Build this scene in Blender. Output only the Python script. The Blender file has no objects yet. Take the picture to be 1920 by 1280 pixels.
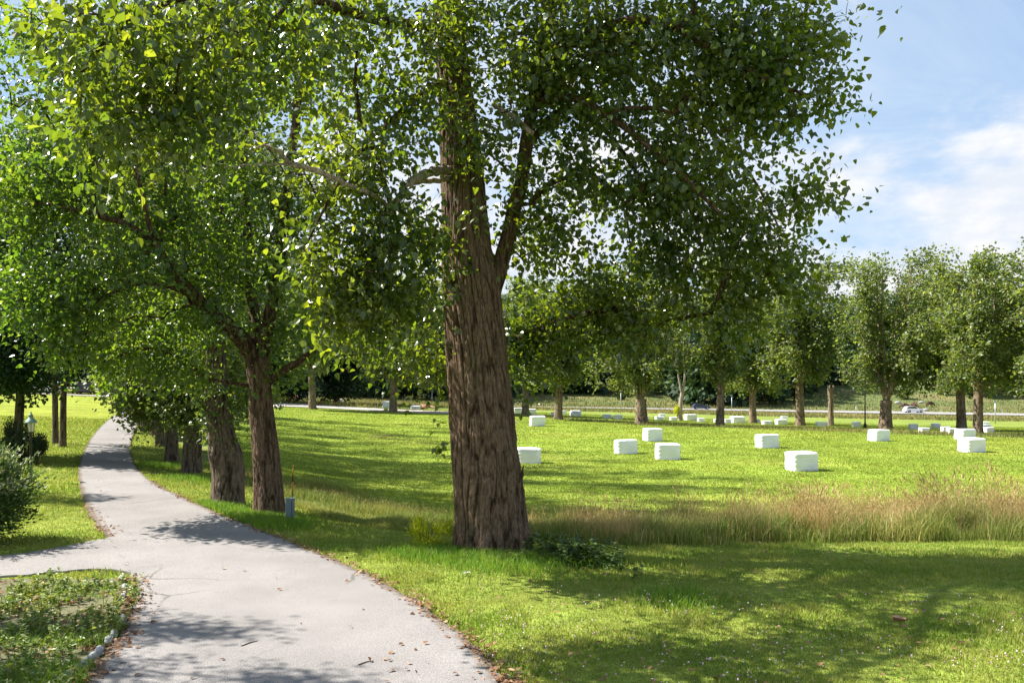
import bpy, math, random
import numpy as np
from mathutils import Vector, Matrix

# ------------------------------------------------------------------ camera, light
SC = bpy.context.scene
COL = SC.collection
F, HZ, EYE = 1650.0, 707.0, 3.0            # focal length and horizon in pixels of a 1920 wide picture, eye height
cam = bpy.data.cameras.new("camera"); camo = bpy.data.objects.new("camera", cam); COL.objects.link(camo)
camo.location = (0, 0, EYE); camo.rotation_euler = (math.radians(90), 0, 0)
cam.sensor_width = 36; cam.lens = 36 * F / 1920; cam.shift_y = (HZ - 640) / 1920
cam.clip_start = 0.1; cam.clip_end = 9000
SC.camera = camo
SUN_EL = math.radians(47); SUN_DIR = np.array([-0.97, 0.22]); SUN_DIR /= np.linalg.norm(SUN_DIR)
SUN_ROT = math.atan2(SUN_DIR[0], SUN_DIR[1])
sl = bpy.data.lights.new("sun", 'SUN'); sl.energy = 5.0; sl.angle = math.radians(0.53); sl.color = (1.0, 0.95, 0.86)
so = bpy.data.objects.new("sun", sl); COL.objects.link(so)
sd = Vector((SUN_DIR[0] * math.cos(SUN_EL), SUN_DIR[1] * math.cos(SUN_EL), math.sin(SUN_EL)))
so.rotation_euler = sd.to_track_quat('Z', 'Y').to_euler(); so.location = (0, 0, 60)
W = bpy.data.worlds.new("World"); SC.world = W; W.use_nodes = True
SC.view_settings.view_transform = 'Standard'; SC.view_settings.look = 'None'
SC.view_settings.gamma = 1; SC.view_settings.exposure = 1.45; SC.view_settings.use_curve_mapping = False
SC.cycles.max_bounces = 8; SC.cycles.diffuse_bounces = 3; SC.cycles.glossy_bounces = 2
SC.cycles.transmission_bounces = 5; SC.cycles.transparent_max_bounces = 8; SC.cycles.use_denoising = True
SC.cycles.caustics_reflective = False; SC.cycles.caustics_refractive = False
SC.cycles.sample_clamp_indirect = 6


class NT:
    """short hand for building node trees"""
    def __init__(s, tree): s.t = tree; tree.nodes.clear()
    def n(s, kind, **kw):
        nd = s.t.nodes.new('ShaderNode' + kind)
        for k, v in kw.items():
            if k[0] == 'i' and k[1:].isdigit(): s.inp(nd, int(k[1:]), v)
            elif k in nd.bl_rna.properties: setattr(nd, k, v)
            else: s.inp(nd, k.replace('_', ' '), v)
        return nd
    def inp(s, nd, key, v):
        sock = nd.inputs[key]
        if isinstance(v, bpy.types.NodeSocket): s.t.links.new(v, sock)
        elif isinstance(v, bpy.types.Node): s.t.links.new(v.outputs[0], sock)
        else:
            if sock.type == 'RGBA' and hasattr(v, '__len__') and len(v) == 3: v = (*v, 1)
            sock.default_value = v
    def math(s, op, a, b=0.0, clamp=False):
        nd = s.n('Math', operation=op, use_clamp=clamp); s.inp(nd, 0, a); s.inp(nd, 1, b); return nd.outputs[0]
    def mix(s, f, a, b, blend='MIX'):
        nd = s.n('Mix', data_type='RGBA', blend_type=blend); s.inp(nd, 0, f); s.inp(nd, 6, a); s.inp(nd, 7, b); return nd.outputs[2]
    def ramp(s, f, lo, hi, a=0.0, b=1.0, smooth=True):
        nd = s.n('MapRange', interpolation_type='SMOOTHSTEP' if smooth else 'LINEAR')
        for k, v in enumerate((f, lo, hi, a, b)): s.inp(nd, k, v)
        return nd.outputs[0]
    def noise(s, scale, detail=4, vec=None, rough=0.55, dist=0.0, out=0):
        nd = s.n('TexNoise', Scale=scale, Detail=detail, Roughness=rough, Distortion=dist)
        if vec is not None: s.inp(nd, 'Vector', vec)
        return nd.outputs[out]


w = NT(W.node_tree)
tc = w.n('TexCoord'); sep = w.n('SeparateXYZ', i0=tc.outputs['Generated'])
sky = w.n('TexSky', sky_type='NISHITA', sun_disc=False, sun_elevation=SUN_EL, sun_rotation=SUN_ROT, altitude=50,
          air_density=1.0, dust_density=0.6, ozone_density=1.5)
zz = w.math('MAXIMUM', sep.outputs[2], 0.0)
den = w.math('ADD', zz, 0.22)
px_ = w.math('DIVIDE', sep.outputs[0], den); py_ = w.math('DIVIDE', sep.outputs[1], den)
pc = w.n('CombineXYZ', i0=px_, i1=w.math('MULTIPLY', py_, 0.8), i2=0.37)
str_ = w.n('CombineXYZ', i0=w.math('MULTIPLY', px_, 0.5), i1=w.math('MULTIPLY', py_, 1.2), i2=0.9)
pf = w.n('CombineXYZ', i0=w.math('MULTIPLY', sep.outputs[0], 1.3), i1=sep.outputs[1], i2=w.math('MULTIPLY', sep.outputs[2], 2.6))
n1 = w.noise(5.2, 9, pf, 0.56, 0.2); n2 = w.noise(1.6, 7, str_, 0.6, 0.6); n3 = w.noise(11.0, 6, pf, 0.6)
low = w.ramp(zz, 0.12, 0.36, 0.19, -0.06)
cum = w.ramp(w.math('ADD', n1, low), 0.475, 0.70)
cir = w.ramp(n2, 0.42, 0.74, 0.0, 0.6)
haze = w.ramp(zz, 0.0, 0.42, 0.75, 0.6)
c0 = w.mix(haze, w.mix(1.0, sky, (0.50, 0.64, 0.86), 'MULTIPLY'), (3.0, 3.95, 5.0))
c1 = w.mix(cir, c0, (4.0, 4.5, 5.0))
cw = w.mix(w.ramp(n3, 0.35, 0.65), (4.05, 4.3, 4.75), (5.0, 5.02, 5.1))
c2 = w.mix(cum, c1, cw)
bg = w.n('Background', Color=c2, Strength=0.075)
w.t.links.new(bg.outputs[0], w.n('OutputWorld').inputs[0])

# ------------------------------------------------------------------ helpers
RNG = np.random.default_rng(7)
def L(px, py, d): return np.array([(px - 960) / F * d, d, EYE + (HZ - py) / F * d])

TC = [-200, 0, 250, 450, 700, 925, 1300, 1700, 2100]
TD = [0, 9, 14, 18, 22, 28, 35, 45, 60, 80, 110, 150, 200, 240, 280, 340, 450, 1000]
TT = np.array([
 [0, 0, 0, 0, 0, 0, .1, .3, .6, .9, 1.2, 1.6, 2.5, 3.5, 5, 9, 16, 20],
 [0, 0, 0, 0, 0, 0, .05, .15, .35, .65, 1.0, 1.3, 2, 3, 5, 9, 16, 20],
 [0, 0, 0, 0, 0, 0, 0, 0, .15, .4, .5, .3, 0, 1, 3, 8, 16, 20],
 [0, 0, 0, 0, -.05, -.25, -.5, -.75, -.8, -.65, -.5, -.9, -1.5, -.9, 1.5, 7, 16, 20],
 [0, 0, 0, -.2, -.7, -1.15, -1.4, -1.5, -1.5, -1.5, -1.3, -1.9, -3.0, -2.9, 0, 6, 16, 20],
 [0, 0, -.02, -.3, -.85, -1.2, -1.45, -1.5, -1.5, -1.5, -1.45, -2.4, -3.8, -4.0, -.8, 5, 16, 20],
 [0, 0, -.1, -.45, -1.0, -1.4, -1.5, -1.5, -1.5, -1.55, -2.6, -3.6, -4.9, -4.6, -.5, 5, 16, 20],
 [0, 0, -.1, -.4, -1.0, -1.4, -1.5, -1.5, -1.5, -1.8, -3.2, -4.6, -6.2, -4.6, 2.2, 9, 18, 20],
 [0, 0, -.1, -.4, -1.0, -1.4, -1.5, -1.5, -1.6, -2.1, -3.5, -5.0, -6.6, -5.0, 2.2, 9, 18, 20]])
GP = np.arange(-600, 2601, 40.0); GD = np.exp(np.linspace(math.log(6), math.log(1000), 260))
_t = np.array([np.interp(GD, TD, r) for r in TT])
_t = np.array([np.interp(GP, TC, _t[:, k]) for k in range(len(GD))]).T
for _ in range(3):
    p = np.pad(_t, ((2, 2), (2, 2)), mode='edge')
    _t = sum(p[i:i + _t.shape[0], 2:-2] for i in range(5)) / 5
    p = np.pad(_t, ((2, 2), (2, 2)), mode='edge')
    _t = sum(p[2:-2, i:i + _t.shape[1]] for i in range(5)) / 5
def gz(x, y):
    x = np.asarray(x, float); y = np.asarray(y, float)
    d = np.clip(y, 6, 999.9); t = np.clip(x / np.maximum(y, 1.0), -3, 3)
    u = np.clip((960 + F * t - GP[0]) / 40.0, 0, len(GP) - 1.001)
    v = np.clip(np.log(d / 6) / (math.log(1000 / 6) / 259), 0, 258.999)
    i = u.astype(int); j = v.astype(int); fu = u - i; fv = v - j
    z = (_t[i, j] * (1 - fu) * (1 - fv) + _t[i + 1, j] * fu * (1 - fv) + _t[i, j + 1] * (1 - fu) * fv + _t[i + 1, j + 1] * fu * fv)
    return z
def hit(px, py):
    """world point of the ground seen at a pixel of the photo"""
    ds = np.exp(np.linspace(math.log(5), math.log(600), 3000)); x = (px - 960) / F * ds
    zr = EYE + (HZ - py) / F * ds; g = gz(x, ds); k = np.argmax(zr <= g) if (zr <= g).any() else len(ds) - 1
    return np.array([x[k], ds[k], g[k]])

def vnoise(x, y, seed=0):
    """2-D value noise"""
    r = np.random.default_rng(seed).random((256, 256))
    xi = np.floor(x).astype(int); yi = np.floor(y).astype(int); fx = x - xi; fy = y - yi
    fx = fx * fx * (3 - 2 * fx); fy = fy * fy * (3 - 2 * fy)
    a = r[xi % 256, yi % 256]; b = r[(xi + 1) % 256, yi % 256]; c = r[xi % 256, (yi + 1) % 256]; d = r[(xi + 1) % 256, (yi + 1) % 256]
    return (a * (1 - fx) + b * fx) * (1 - fy) + (c * (1 - fx) + d * fx) * fy

def mesh_np(name, V, faces_list, mats, smooth=False, midx=None, col=None):
    """faces_list: list of (M,k) int arrays; midx: material index per list entry"""
    me = bpy.data.meshes.new(name)
    V = np.asarray(V, np.float32); me.vertices.add(len(V)); me.vertices.foreach_set('co', V.ravel())
    faces_list = [(k, np.asarray(f, np.int32)) for k, f in enumerate(faces_list) if len(f)]
    nl = sum(f.size for _, f in faces_list); nf = sum(len(f) for _, f in faces_list)
    me.loops.add(nl); me.polygons.add(nf)
    me.loops.foreach_set('vertex_index', np.concatenate([f.ravel() for _, f in faces_list]))
    cnt = np.concatenate([np.full(len(f), f.shape[1]) for _, f in faces_list])
    st = np.concatenate([[0], np.cumsum(cnt)[:-1]]).astype(np.int32)
    me.polygons.foreach_set('loop_start', st)
    if midx is not None:
        me.polygons.foreach_set('material_index', np.concatenate([np.full(len(f), midx[k]) for k, f in faces_list]).astype(np.int32))
    sm = smooth if isinstance(smooth, (list, tuple)) else [smooth] * 99
    me.polygons.foreach_set('use_smooth', np.concatenate([np.full(len(f), sm[k]) for k, f in faces_list]))
    if col is not None:
        a = me.color_attributes.new('tint', 'FLOAT_COLOR', 'POINT')
        c = np.ones((len(V), 4), np.float32); c[:, :col.shape[1]] = col; a.data.foreach_set('color', c.ravel())
    me.update(calc_edges=True)
    for m in (mats if isinstance(mats, (list, tuple)) else [mats]): me.materials.append(m)
    return me

def link(name, me, parent=None, label=None, cat=None, group=None, kind=None, loc=None):
    o = bpy.data.objects.new(name, me); COL.objects.link(o)
    if parent is not None: o.parent = parent
    if loc is not None: o.location = tuple(float(v) for v in loc)
    for k, v in (('label', label), ('category', cat), ('group', group), ('kind', kind)):
        if v: o[k] = v
    return o
def thing(name, label, cat, loc=(0, 0, 0), group=None, rot=0.0, scale=1.0):
    o = link(name, None, None, label, cat, group, None, loc)
    o.rotation_euler = (0, 0, rot); o.scale = (scale,) * 3 if np.isscalar(scale) else scale
    return o
def copy_thing(root, loc, rot, scale, label, name=None):
    r = root.copy(); COL.objects.link(r); r.location = tuple(float(v) for v in loc); r.rotation_euler = (0, 0, rot)
    r.scale = (scale,) * 3 if np.isscalar(scale) else scale; r['label'] = label
    if name: r.name = name
    for ch in root.children:
        c = ch.copy(); COL.objects.link(c); c.parent = r
        for g in ch.children:
            q = g.copy(); COL.objects.link(q); q.parent = c
    return r

class MB:
    """collects simple solids into one mesh"""
    def __init__(s): s.V = []; s.Q = []; s.T = []; s.n = 0; s.N = []
    def add(s, V, Q=(), T=()):
        s.V.append(np.asarray(V, float))
        if len(Q): s.Q.append(np.asarray(Q) + s.n)
        if len(T): s.T.append(np.asarray(T) + s.n)
        s.n += len(V); return s
    def box(s, c, d, rz=0.0, taper=1.0, tilt=0.0):
        x, y, z = np.array(d) / 2
        v = np.array([[-x, -y, -z], [x, -y, -z], [x, y, -z], [-x, y, -z], [-x * taper, -y * taper, z], [x * taper, -y * taper, z], [x * taper, y * taper, z], [-x * taper, y * taper, z]])
        cr, sr = math.cos(rz), math.sin(rz); v = v @ np.array([[cr, sr, 0], [-sr, cr, 0], [0, 0, 1]])
        return s.add(v + np.array(c), [[0, 3, 2, 1], [4, 5, 6, 7], [0, 1, 5, 4], [1, 2, 6, 5], [2, 3, 7, 6], [3, 0, 4, 7]])
    def tube(s, pts, rad, sides=8, cap=True):
        V, Q = tube_np(np.asarray(pts, float), np.asarray(rad, float), sides)
        m = len(pts)
        if cap:
            V = np.vstack([V, pts[0], pts[-1]]); a = m * sides
            k = np.arange(sides); T = np.vstack([np.c_[np.full(sides, a), (k + 1) % sides, k], np.c_[np.full(sides, a + 1), (m - 1) * sides + k, (m - 1) * sides + (k + 1) % sides]])
            return s.add(V, Q, T)
        return s.add(V, Q)
    def lathe(s, c, prof, sides=16):
        c = np.array(c, float); a = np.arange(sides) * 2 * math.pi / sides; V = []
        for r, z in prof: V.append(np.c_[c[0] + r * np.cos(a), c[1] + r * np.sin(a), np.full(sides, c[2] + z)])
        m = len(prof); V = np.vstack(V); k = np.arange(sides); Q = []
        for i in range(m - 1): Q.append(np.c_[i * sides + k, i * sides + (k + 1) % sides, (i + 1) * sides + (k + 1) % sides, (i + 1) * sides + k])
        V = np.vstack([V, [c[0], c[1], c[2] + prof[0][1]], [c[0], c[1], c[2] + prof[-1][1]]]); a0 = m * sides
        T = np.vstack([np.c_[np.full(sides, a0), (k + 1) % sides, k], np.c_[np.full(sides, a0 + 1), (m - 1) * sides + k, (m - 1) * sides + (k + 1) % sides]])
        return s.add(V, np.vstack(Q), T)
    def build(s, name, mat, parent=None, smooth=False, **kw):
        fl = [np.vstack(s.Q) if s.Q else np.zeros((0, 4), int), np.vstack(s.T) if s.T else np.zeros((0, 3), int)]
        return link(name, mesh_np(name, np.vstack(s.V), fl, mat, smooth), parent, **kw)

def norm(v): return v / np.maximum(np.linalg.norm(v, axis=-1, keepdims=True), 1e-9)
def tube_np(P, R, sides):
    T = norm(np.gradient(P, axis=0)); mt = np.abs(T.mean(0)); ref = np.zeros(3); ref[np.argmin(mt)] = 1
    A = norm(np.cross(T, ref)); B = np.cross(T, A)
    a = np.arange(sides) * 2 * math.pi / sides
    V = (P[:, None] + R[:, None, None] * (A[:, None] * np.cos(a)[None, :, None] + B[:, None] * np.sin(a)[None, :, None])).reshape(-1, 3)
    m = len(P); k = np.arange(sides); i = np.arange(m - 1)[:, None] * sides
    Q = np.stack([i + k, i + (k + 1) % sides, i + sides + (k + 1) % sides, i + sides + k], -1).reshape(-1, 4)
    return V, Q

# ------------------------------------------------------------------ materials
def newmat(name):
    m = bpy.data.materials.new(name); m.use_nodes = True; return m, NT(m.node_tree)
def out(t, sh, disp=None):
    o = t.n('OutputMaterial'); t.t.links.new(sh.outputs[0] if isinstance(sh, bpy.types.Node) else sh, o.inputs[0])
def plain(name, col, rough=0.6, metal=0.0, var=0.15, scale=8.0, bump=0.0, spec=0.5):
    m, t = newmat(name); g = t.n('TexCoord').outputs['Object']
    n = t.noise(scale, 5, g); c = t.mix(n, tuple(np.array(col) * (1 - var)), tuple(np.minimum(np.array(col) * (1 + var), 1)))
    b = t.n('BsdfPrincipled', Base_Color=c, Roughness=rough, Metallic=metal); b.inputs['Specular IOR Level'].default_value = spec
    if bump:
        bp = t.n('Bump', Strength=bump, Distance=0.05, Height=t.noise(scale * 3, 5, g)); t.inp(b, 'Normal', bp.outputs[0])
    out(t, b); return m
def leafmat(name, a, b, c, trans=0.4, tcol=None, rough=0.38, spec=0.5, patch=0.6):
    """leaf blades: colour varies from leaf to leaf and from bough to bough"""
    m, t = newmat(name); geo = t.n('NewGeometry'); rnd = geo.outputs['Random Per Island']
    pos = t.n('TexCoord').outputs['Object']
    n = t.ramp(t.noise(patch, 2, pos), 0.35, 0.65)
    col = t.mix(n, a, b); col = t.mix(t.ramp(rnd, 0.72, 1.0, 0, 0.7), col, c)
    col = t.mix(1.0, col, t.mix(rnd, (0.75, 0.75, 0.75), (1.2, 1.2, 1.2)), 'MULTIPLY')
    p = t.n('BsdfPrincipled', Base_Color=col, Roughness=rough); p.inputs['Specular IOR Level'].default_value = spec
    tr = t.n('BsdfTranslucent', Color=t.mix(1.0, col, tcol or (1.9, 1.7, 0.55), 'MULTIPLY'))
    mx = t.n('MixShader', i0=trans); t.t.links.new(p.outputs[0], mx.inputs[1]); t.t.links.new(tr.outputs[0], mx.inputs[2])
    out(t, mx); return m
def barkmat(name, dark, light, moss=(0.10, 0.10, 0.05), sc=1.0, ridge=False):
    m, t = newmat(name); g = t.n('TexCoord').outputs['Object']
    mp = t.n('Mapping', i0=g); mp.inputs['Scale'].default_value = (17 * sc, 17 * sc, 2.4 * sc)
    n1 = t.noise(1.0, 6, mp.outputs[0], 0.65, 0.6)
    n2 = t.noise(3.0 * sc, 4, g)
    n3 = t.noise(26.0 * sc, 3, g)
    f = t.ramp(n1, 0.36, 0.62)
    if ridge:
        rv = t.n('SeparateColor', i0=t.n('VertexColor', layer_name='tint').outputs[0]).outputs[0]
        f = t.ramp(t.math('ADD', t.math('MULTIPLY', rv, 1.1), t.math('MULTIPLY', t.math('SUBTRACT', n1, .5), .9)), 0.25, 1.10)
    c = t.mix(f, dark, light)
    c = t.mix(t.ramp(n2, 0.5, 0.72, 0, 0.4), c, moss)
    c = t.mix(t.ramp(n3, 0.66, 0.72, 0, 0.6), c, tuple(np.array(light) * 1.7))
    mp2 = t.n('Mapping', i0=g); mp2.inputs['Scale'].default_value = (38 * sc, 38 * sc, 9 * sc); n4 = t.noise(1.0, 5, mp2.outputs[0], 0.7, 0.8)
    c = t.mix(1.0, c, t.mix(t.ramp(n4, 0.32, 0.66), (0.5, 0.47, 0.44), (1.3, 1.28, 1.25)), 'MULTIPLY')
    b = t.n('BsdfPrincipled', Base_Color=c, Roughness=0.95); b.inputs['Specular IOR Level'].default_value = 0.15
    bp = t.n('Bump', Strength=1.0, Distance=0.05, Height=t.math('ADD', n1, t.math('MULTIPLY', n4, 0.8))); t.inp(b, 'Normal', bp.outputs[0])
    out(t, b); return m

M = {}
M['bark'] = barkmat('poplar_bark', (0.035, 0.020, 0.013), (0.165, 0.108, 0.075), (0.11, 0.085, 0.045))
M['bark_r'] = barkmat('furrowed_poplar_bark', (0.042, 0.025, 0.016), (0.215, 0.148, 0.104), (0.12, 0.105, 0.05), 1.0, True)
M['bark_grey_r'] = barkmat('furrowed_grey_bark', (0.035, 0.026, 0.019), (0.215, 0.170, 0.130), (0.13, 0.115, 0.07), 1.0, True)
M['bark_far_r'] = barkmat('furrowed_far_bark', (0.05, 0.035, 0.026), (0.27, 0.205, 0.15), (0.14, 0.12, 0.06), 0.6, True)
M['bark_grey'] = barkmat('grey_bark', (0.045, 0.034, 0.025), (0.20, 0.158, 0.12), (0.13, 0.115, 0.07))
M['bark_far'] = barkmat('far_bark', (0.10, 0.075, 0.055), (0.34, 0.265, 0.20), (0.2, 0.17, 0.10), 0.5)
M['deadwood'] = barkmat('bleached_deadwood', (0.25, 0.19, 0.15), (0.50, 0.43, 0.37), (0.35, 0.28, 0.2), 1.5)
M['twig'] = plain('twig_bark', (0.085, 0.06, 0.04), 0.9)
M['leaf_main'] = leafmat('poplar_leaf', (0.041, 0.074, 0.017), (0.062, 0.092, 0.018), (0.105, 0.125, 0.026), 0.46, (4.3, 3.8, 0.7), 0.25, 0.9)
M['leaf_row'] = leafmat('bright_poplar_leaf', (0.054, 0.104, 0.022), (0.078, 0.126, 0.025), (0.125, 0.155, 0.045), 0.46, (3.2, 3.1, 0.7), 0.3, 0.75)
M['leaf_olive'] = leafmat('olive_poplar_leaf', (0.052, 0.088, 0.024), (0.074, 0.106, 0.026), (0.125, 0.145, 0.055), 0.46, (3.0, 2.8, 0.8), 0.36, 0.6)
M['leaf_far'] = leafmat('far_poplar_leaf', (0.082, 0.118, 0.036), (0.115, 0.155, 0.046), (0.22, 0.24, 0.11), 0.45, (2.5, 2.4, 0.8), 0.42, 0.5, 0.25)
M['leaf_dark'] = leafmat('forest_leaf', (0.020, 0.045, 0.022), (0.035, 0.070, 0.024), (0.05, 0.085, 0.03), 0.22, (1.5, 1.6, 0.6), 0.55, 0.3, 0.05)
M['leaf_yew'] = leafmat('juniper_leaf', (0.018, 0.038, 0.018), (0.026, 0.05, 0.02), (0.04, 0.07, 0.03), 0.15, None, 0.5, 0.4)
M['leaf_maple'] = leafmat('dark_broad_leaf', (0.020, 0.055, 0.018), (0.030, 0.075, 0.022), (0.05, 0.1, 0.03), 0.3, None, 0.45, 0.4)
M['leaf_pale'] = leafmat('pale_shrub_leaf', (0.18, 0.24, 0.12), (0.26, 0.32, 0.17), (0.48, 0.44, 0.30), 0.3, (1.5, 1.5, 0.8), 0.45, 0.4, 1.5)
M['leaf_shrub'] = leafmat('green_shrub_leaf', (0.045, 0.090, 0.022), (0.06, 0.115, 0.025), (0.10, 0.14, 0.04), 0.3, None, 0.4, 0.4, 1.2)
M['leaf_nettle'] = leafmat('nettle_leaf', (0.05, 0.10, 0.018), (0.07, 0.12, 0.02), (0.12, 0.15, 0.04), 0.35, None, 0.5, 0.35, 2)
M['leaf_yellow'] = leafmat('yellow_green_leaf', (0.42, 0.48, 0.02), (0.50, 0.54, 0.03), (0.55, 0.58, 0.06), 0.45, (1.4, 1.3, 0.5), 0.45, 0.4, 2)
M['leaf_weed'] = leafmat('weed_leaf', (0.10, 0.18, 0.03), (0.20, 0.25, 0.05), (0.34, 0.34, 0.13), 0.35, None, 0.45, 0.4, 2.5)
M['leaf_meadow'] = leafmat('hillside_bush_leaf', (0.06, 0.10, 0.03), (0.09, 0.13, 0.04), (0.12, 0.15, 0.05), 0.3, None, 0.6, 0.3, 0.2)
M['dry'] = leafmat('dry_leaf', (0.20, 0.10, 0.05), (0.28, 0.15, 0.08), (0.40, 0.28, 0.18), 0.2, (1.2, 1, 0.7), 0.6, 0.3, 3)

def grassmat(name, a, b, c, trans=0.35, sc=0.8, tip=(1.5, 1.4, 1.0)):
    m, t = newmat(name); geo = t.n('NewGeometry'); rnd = geo.outputs['Random Per Island']; pos = geo.outputs['Position']
    n = t.ramp(t.noise(sc, 4, pos, 0.6), 0.36, 0.64)
    col = t.mix(n, a, b); col = t.mix(t.ramp(rnd, 0.7, 0.95, 0, 0.75), col, c)
    p = t.n('BsdfPrincipled', Base_Color=col, Roughness=0.6); p.inputs['Specular IOR Level'].default_value = 0.25
    tr = t.n('BsdfTranslucent', Color=t.mix(1.0, col, tip, 'MULTIPLY'))
    mx = t.n('MixShader', i0=trans); t.t.links.new(p.outputs[0], mx.inputs[1]); t.t.links.new(tr.outputs[0], mx.inputs[2])
    out(t, mx); return m
M['grass_lawn'] = grassmat('lawn_grass', (0.16, 0.25, 0.028), (0.26, 0.30, 0.055), (0.38, 0.34, 0.14))
M['grass_field'] = grassmat('field_grass', (0.160, 0.232, 0.026), (0.215, 0.272, 0.034), (0.30, 0.32, 0.07), 0.4, 0.12)
M['grass_lush'] = grassmat('lush_grass', (0.09, 0.20, 0.02), (0.15, 0.27, 0.025), (0.25, 0.30, 0.06), 0.4, 1.5)
M['grass_tan'] = grassmat('dry_tall_grass', (0.45, 0.32, 0.13), (0.52, 0.39, 0.17), (0.68, 0.55, 0.32), 0.3, 0.5, (1.2, 1.1, 0.9))
M['grass_ditch'] = grassmat('ditch_grass', (0.12, 0.19, 0.03), (0.22, 0.25, 0.06), (0.36, 0.31, 0.13), 0.35, 0.5)
M['grass_verge'] = grassmat('verge_grass', (0.12, 0.15, 0.045), (0.22, 0.20, 0.07), (0.32, 0.25, 0.12), 0.3, 0.08)

def ground_mat():
    m, t = newmat('grassy_ground'); pos = t.n('NewGeometry').outputs['Position']
    base = t.n('VertexColor', layer_name='tint')
    a = t.noise(0.35, 5, pos, 0.6); b = t.noise(3.0, 6, pos, 0.65); c = t.noise(30.0, 3, pos, 0.6)
    k = t.math('MULTIPLY', t.ramp(a, 0.3, 0.7, 0.8, 1.2), t.ramp(b, 0.3, 0.7, 0.72, 1.28)); k = t.math('MULTIPLY', k, t.ramp(c, 0.3, 0.7, 0.75, 1.25))
    kk = t.n('CombineColor', i0=k, i1=t.math('MULTIPLY', k, 1.0), i2=k)
    col = t.mix(1.0, base.outputs[0], kk.outputs[0], 'MULTIPLY')
    col = t.mix(t.ramp(t.noise(0.9, 5, pos, 0.7), 0.56, 0.75, 0, 0.35), col, t.mix(1.0, base.outputs[0], (1.55, 1.12, 1.2), 'MULTIPLY'))
    p = t.n('BsdfPrincipled', Base_Color=col, Roughness=1.0); p.inputs['Specular IOR Level'].default_value = 0.1
    bp = t.n('Bump', Strength=0.7, Distance=0.06, Height=b); bp2 = t.n('Bump', Strength=0.5, Distance=0.02, Height=c); t.inp(bp2, 'Normal', bp.outputs[0])
    t.inp(p, 'Normal', bp2.outputs[0]); out(t, p); return m
M['ground'] = ground_mat()
def asphalt():
    m, t = newmat('old_asphalt'); pos = t.n('NewGeometry').outputs['Position']
    e = t.n('VertexColor', layer_name='tint').outputs[0]
    v = t.n('TexVoronoi', Scale=120.0); t.inp(v, 'Vector', pos)
    n1 = t.noise(0.5, 5, pos, 0.6); n2 = t.noise(6, 6, pos, 0.7); n3 = t.noise(70, 3, pos, 0.75)
    c = t.mix(t.ramp(n1, 0.3, 0.7), (0.205, 0.192, 0.188), (0.262, 0.246, 0.240))
    c = t.mix(t.ramp(n3, 0.30, 0.7), t.mix(1.0, c, (0.58, 0.58, 0.58), 'MULTIPLY'), t.mix(1.0, c, (1.36, 1.35, 1.33), 'MULTIPLY'))
    c = t.mix(t.ramp(n2, 0.57, 0.72, 0, 0.38), c, (0.15, 0.135, 0.12))
    cr = t.n('TexVoronoi', feature='DISTANCE_TO_EDGE', Scale=0.55); t.inp(cr, 'Vector', t.mix(0.16, pos, t.noise(1.8, 4, pos, 0.6, 0, 1)))
    crk = t.math('MULTIPLY', t.ramp(cr.outputs[0], 0.0, 0.013, 1, 0), t.ramp(t.noise(0.3, 2, pos), 0.52, 0.62))
    c = t.mix(t.math('MULTIPLY', crk, 0.7), c, (0.06, 0.06, 0.045))
    ed = t.math('ADD', t.n('SeparateColor', i0=e).outputs[0], t.math('MULTIPLY', t.math('SUBTRACT', n2, 0.5), 1.2))
    c = t.mix(t.ramp(ed, 0.45, 0.95, 0, 0.85), c, (0.11, 0.078, 0.05))
    p = t.n('BsdfPrincipled', Base_Color=c, Roughness=0.9); p.inputs['Specular IOR Level'].default_value = 0.25
    bp = t.n('Bump', Strength=0.5, Distance=0.006, Height=t.math('ADD', v.outputs[0], n3)); t.inp(p, 'Normal', bp.outputs[0])
    out(t, p); return m
M['asphalt'] = asphalt()
M['gravel'] = plain('pale_gravel', (0.36, 0.32, 0.29), 0.95, 0, 0.2, 3)
M['tarmac'] = plain('far_tarmac', (0.26, 0.25, 0.25), 0.9, 0, 0.15, 0.5)

# ------------------------------------------------------------------ terrain
BX = [-60, -30, -25, -22, -18, -13, -9, -6, -3.4, -1.2, .9, 3, 6, 10.7, 20, 60]
BY = [140, 95, 80, 62, 46, 35.5, 28.5, 23.2, 20.2, 18.7, 17.6, 17.9, 18.9, 19.0, 19.2, 19.4]
def bank(x, y):
    """distance beyond the foot of the lawn bank (positive: ditch and field side)"""
    yb = np.interp(x, BX, BY); sl = (np.interp(x + .5, BX, BY) - np.interp(x - .5, BX, BY))
    return (y - yb) / np.sqrt(1 + sl * sl)
def rowd(x, y):
    px = 960 + F * x / np.maximum(y, 1); return np.interp(px, [300, 500, 586, 737, 985, 1205, 1500, 1833, 2300], [142, 135, 128, 116, 106, 88, 79, 71.5, 66])
def roadd(x, y):
    px = 960 + F * x / np.maximum(y, 1); return np.interp(px, [300, 550, 850, 1000, 1300, 1700, 2100], [165, 172, 192, 200, 208, 210, 205])
def sstep(a, b, x): t = np.clip((x - a) / (b - a), 0, 1); return t * t * (3 - 2 * t)

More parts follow.
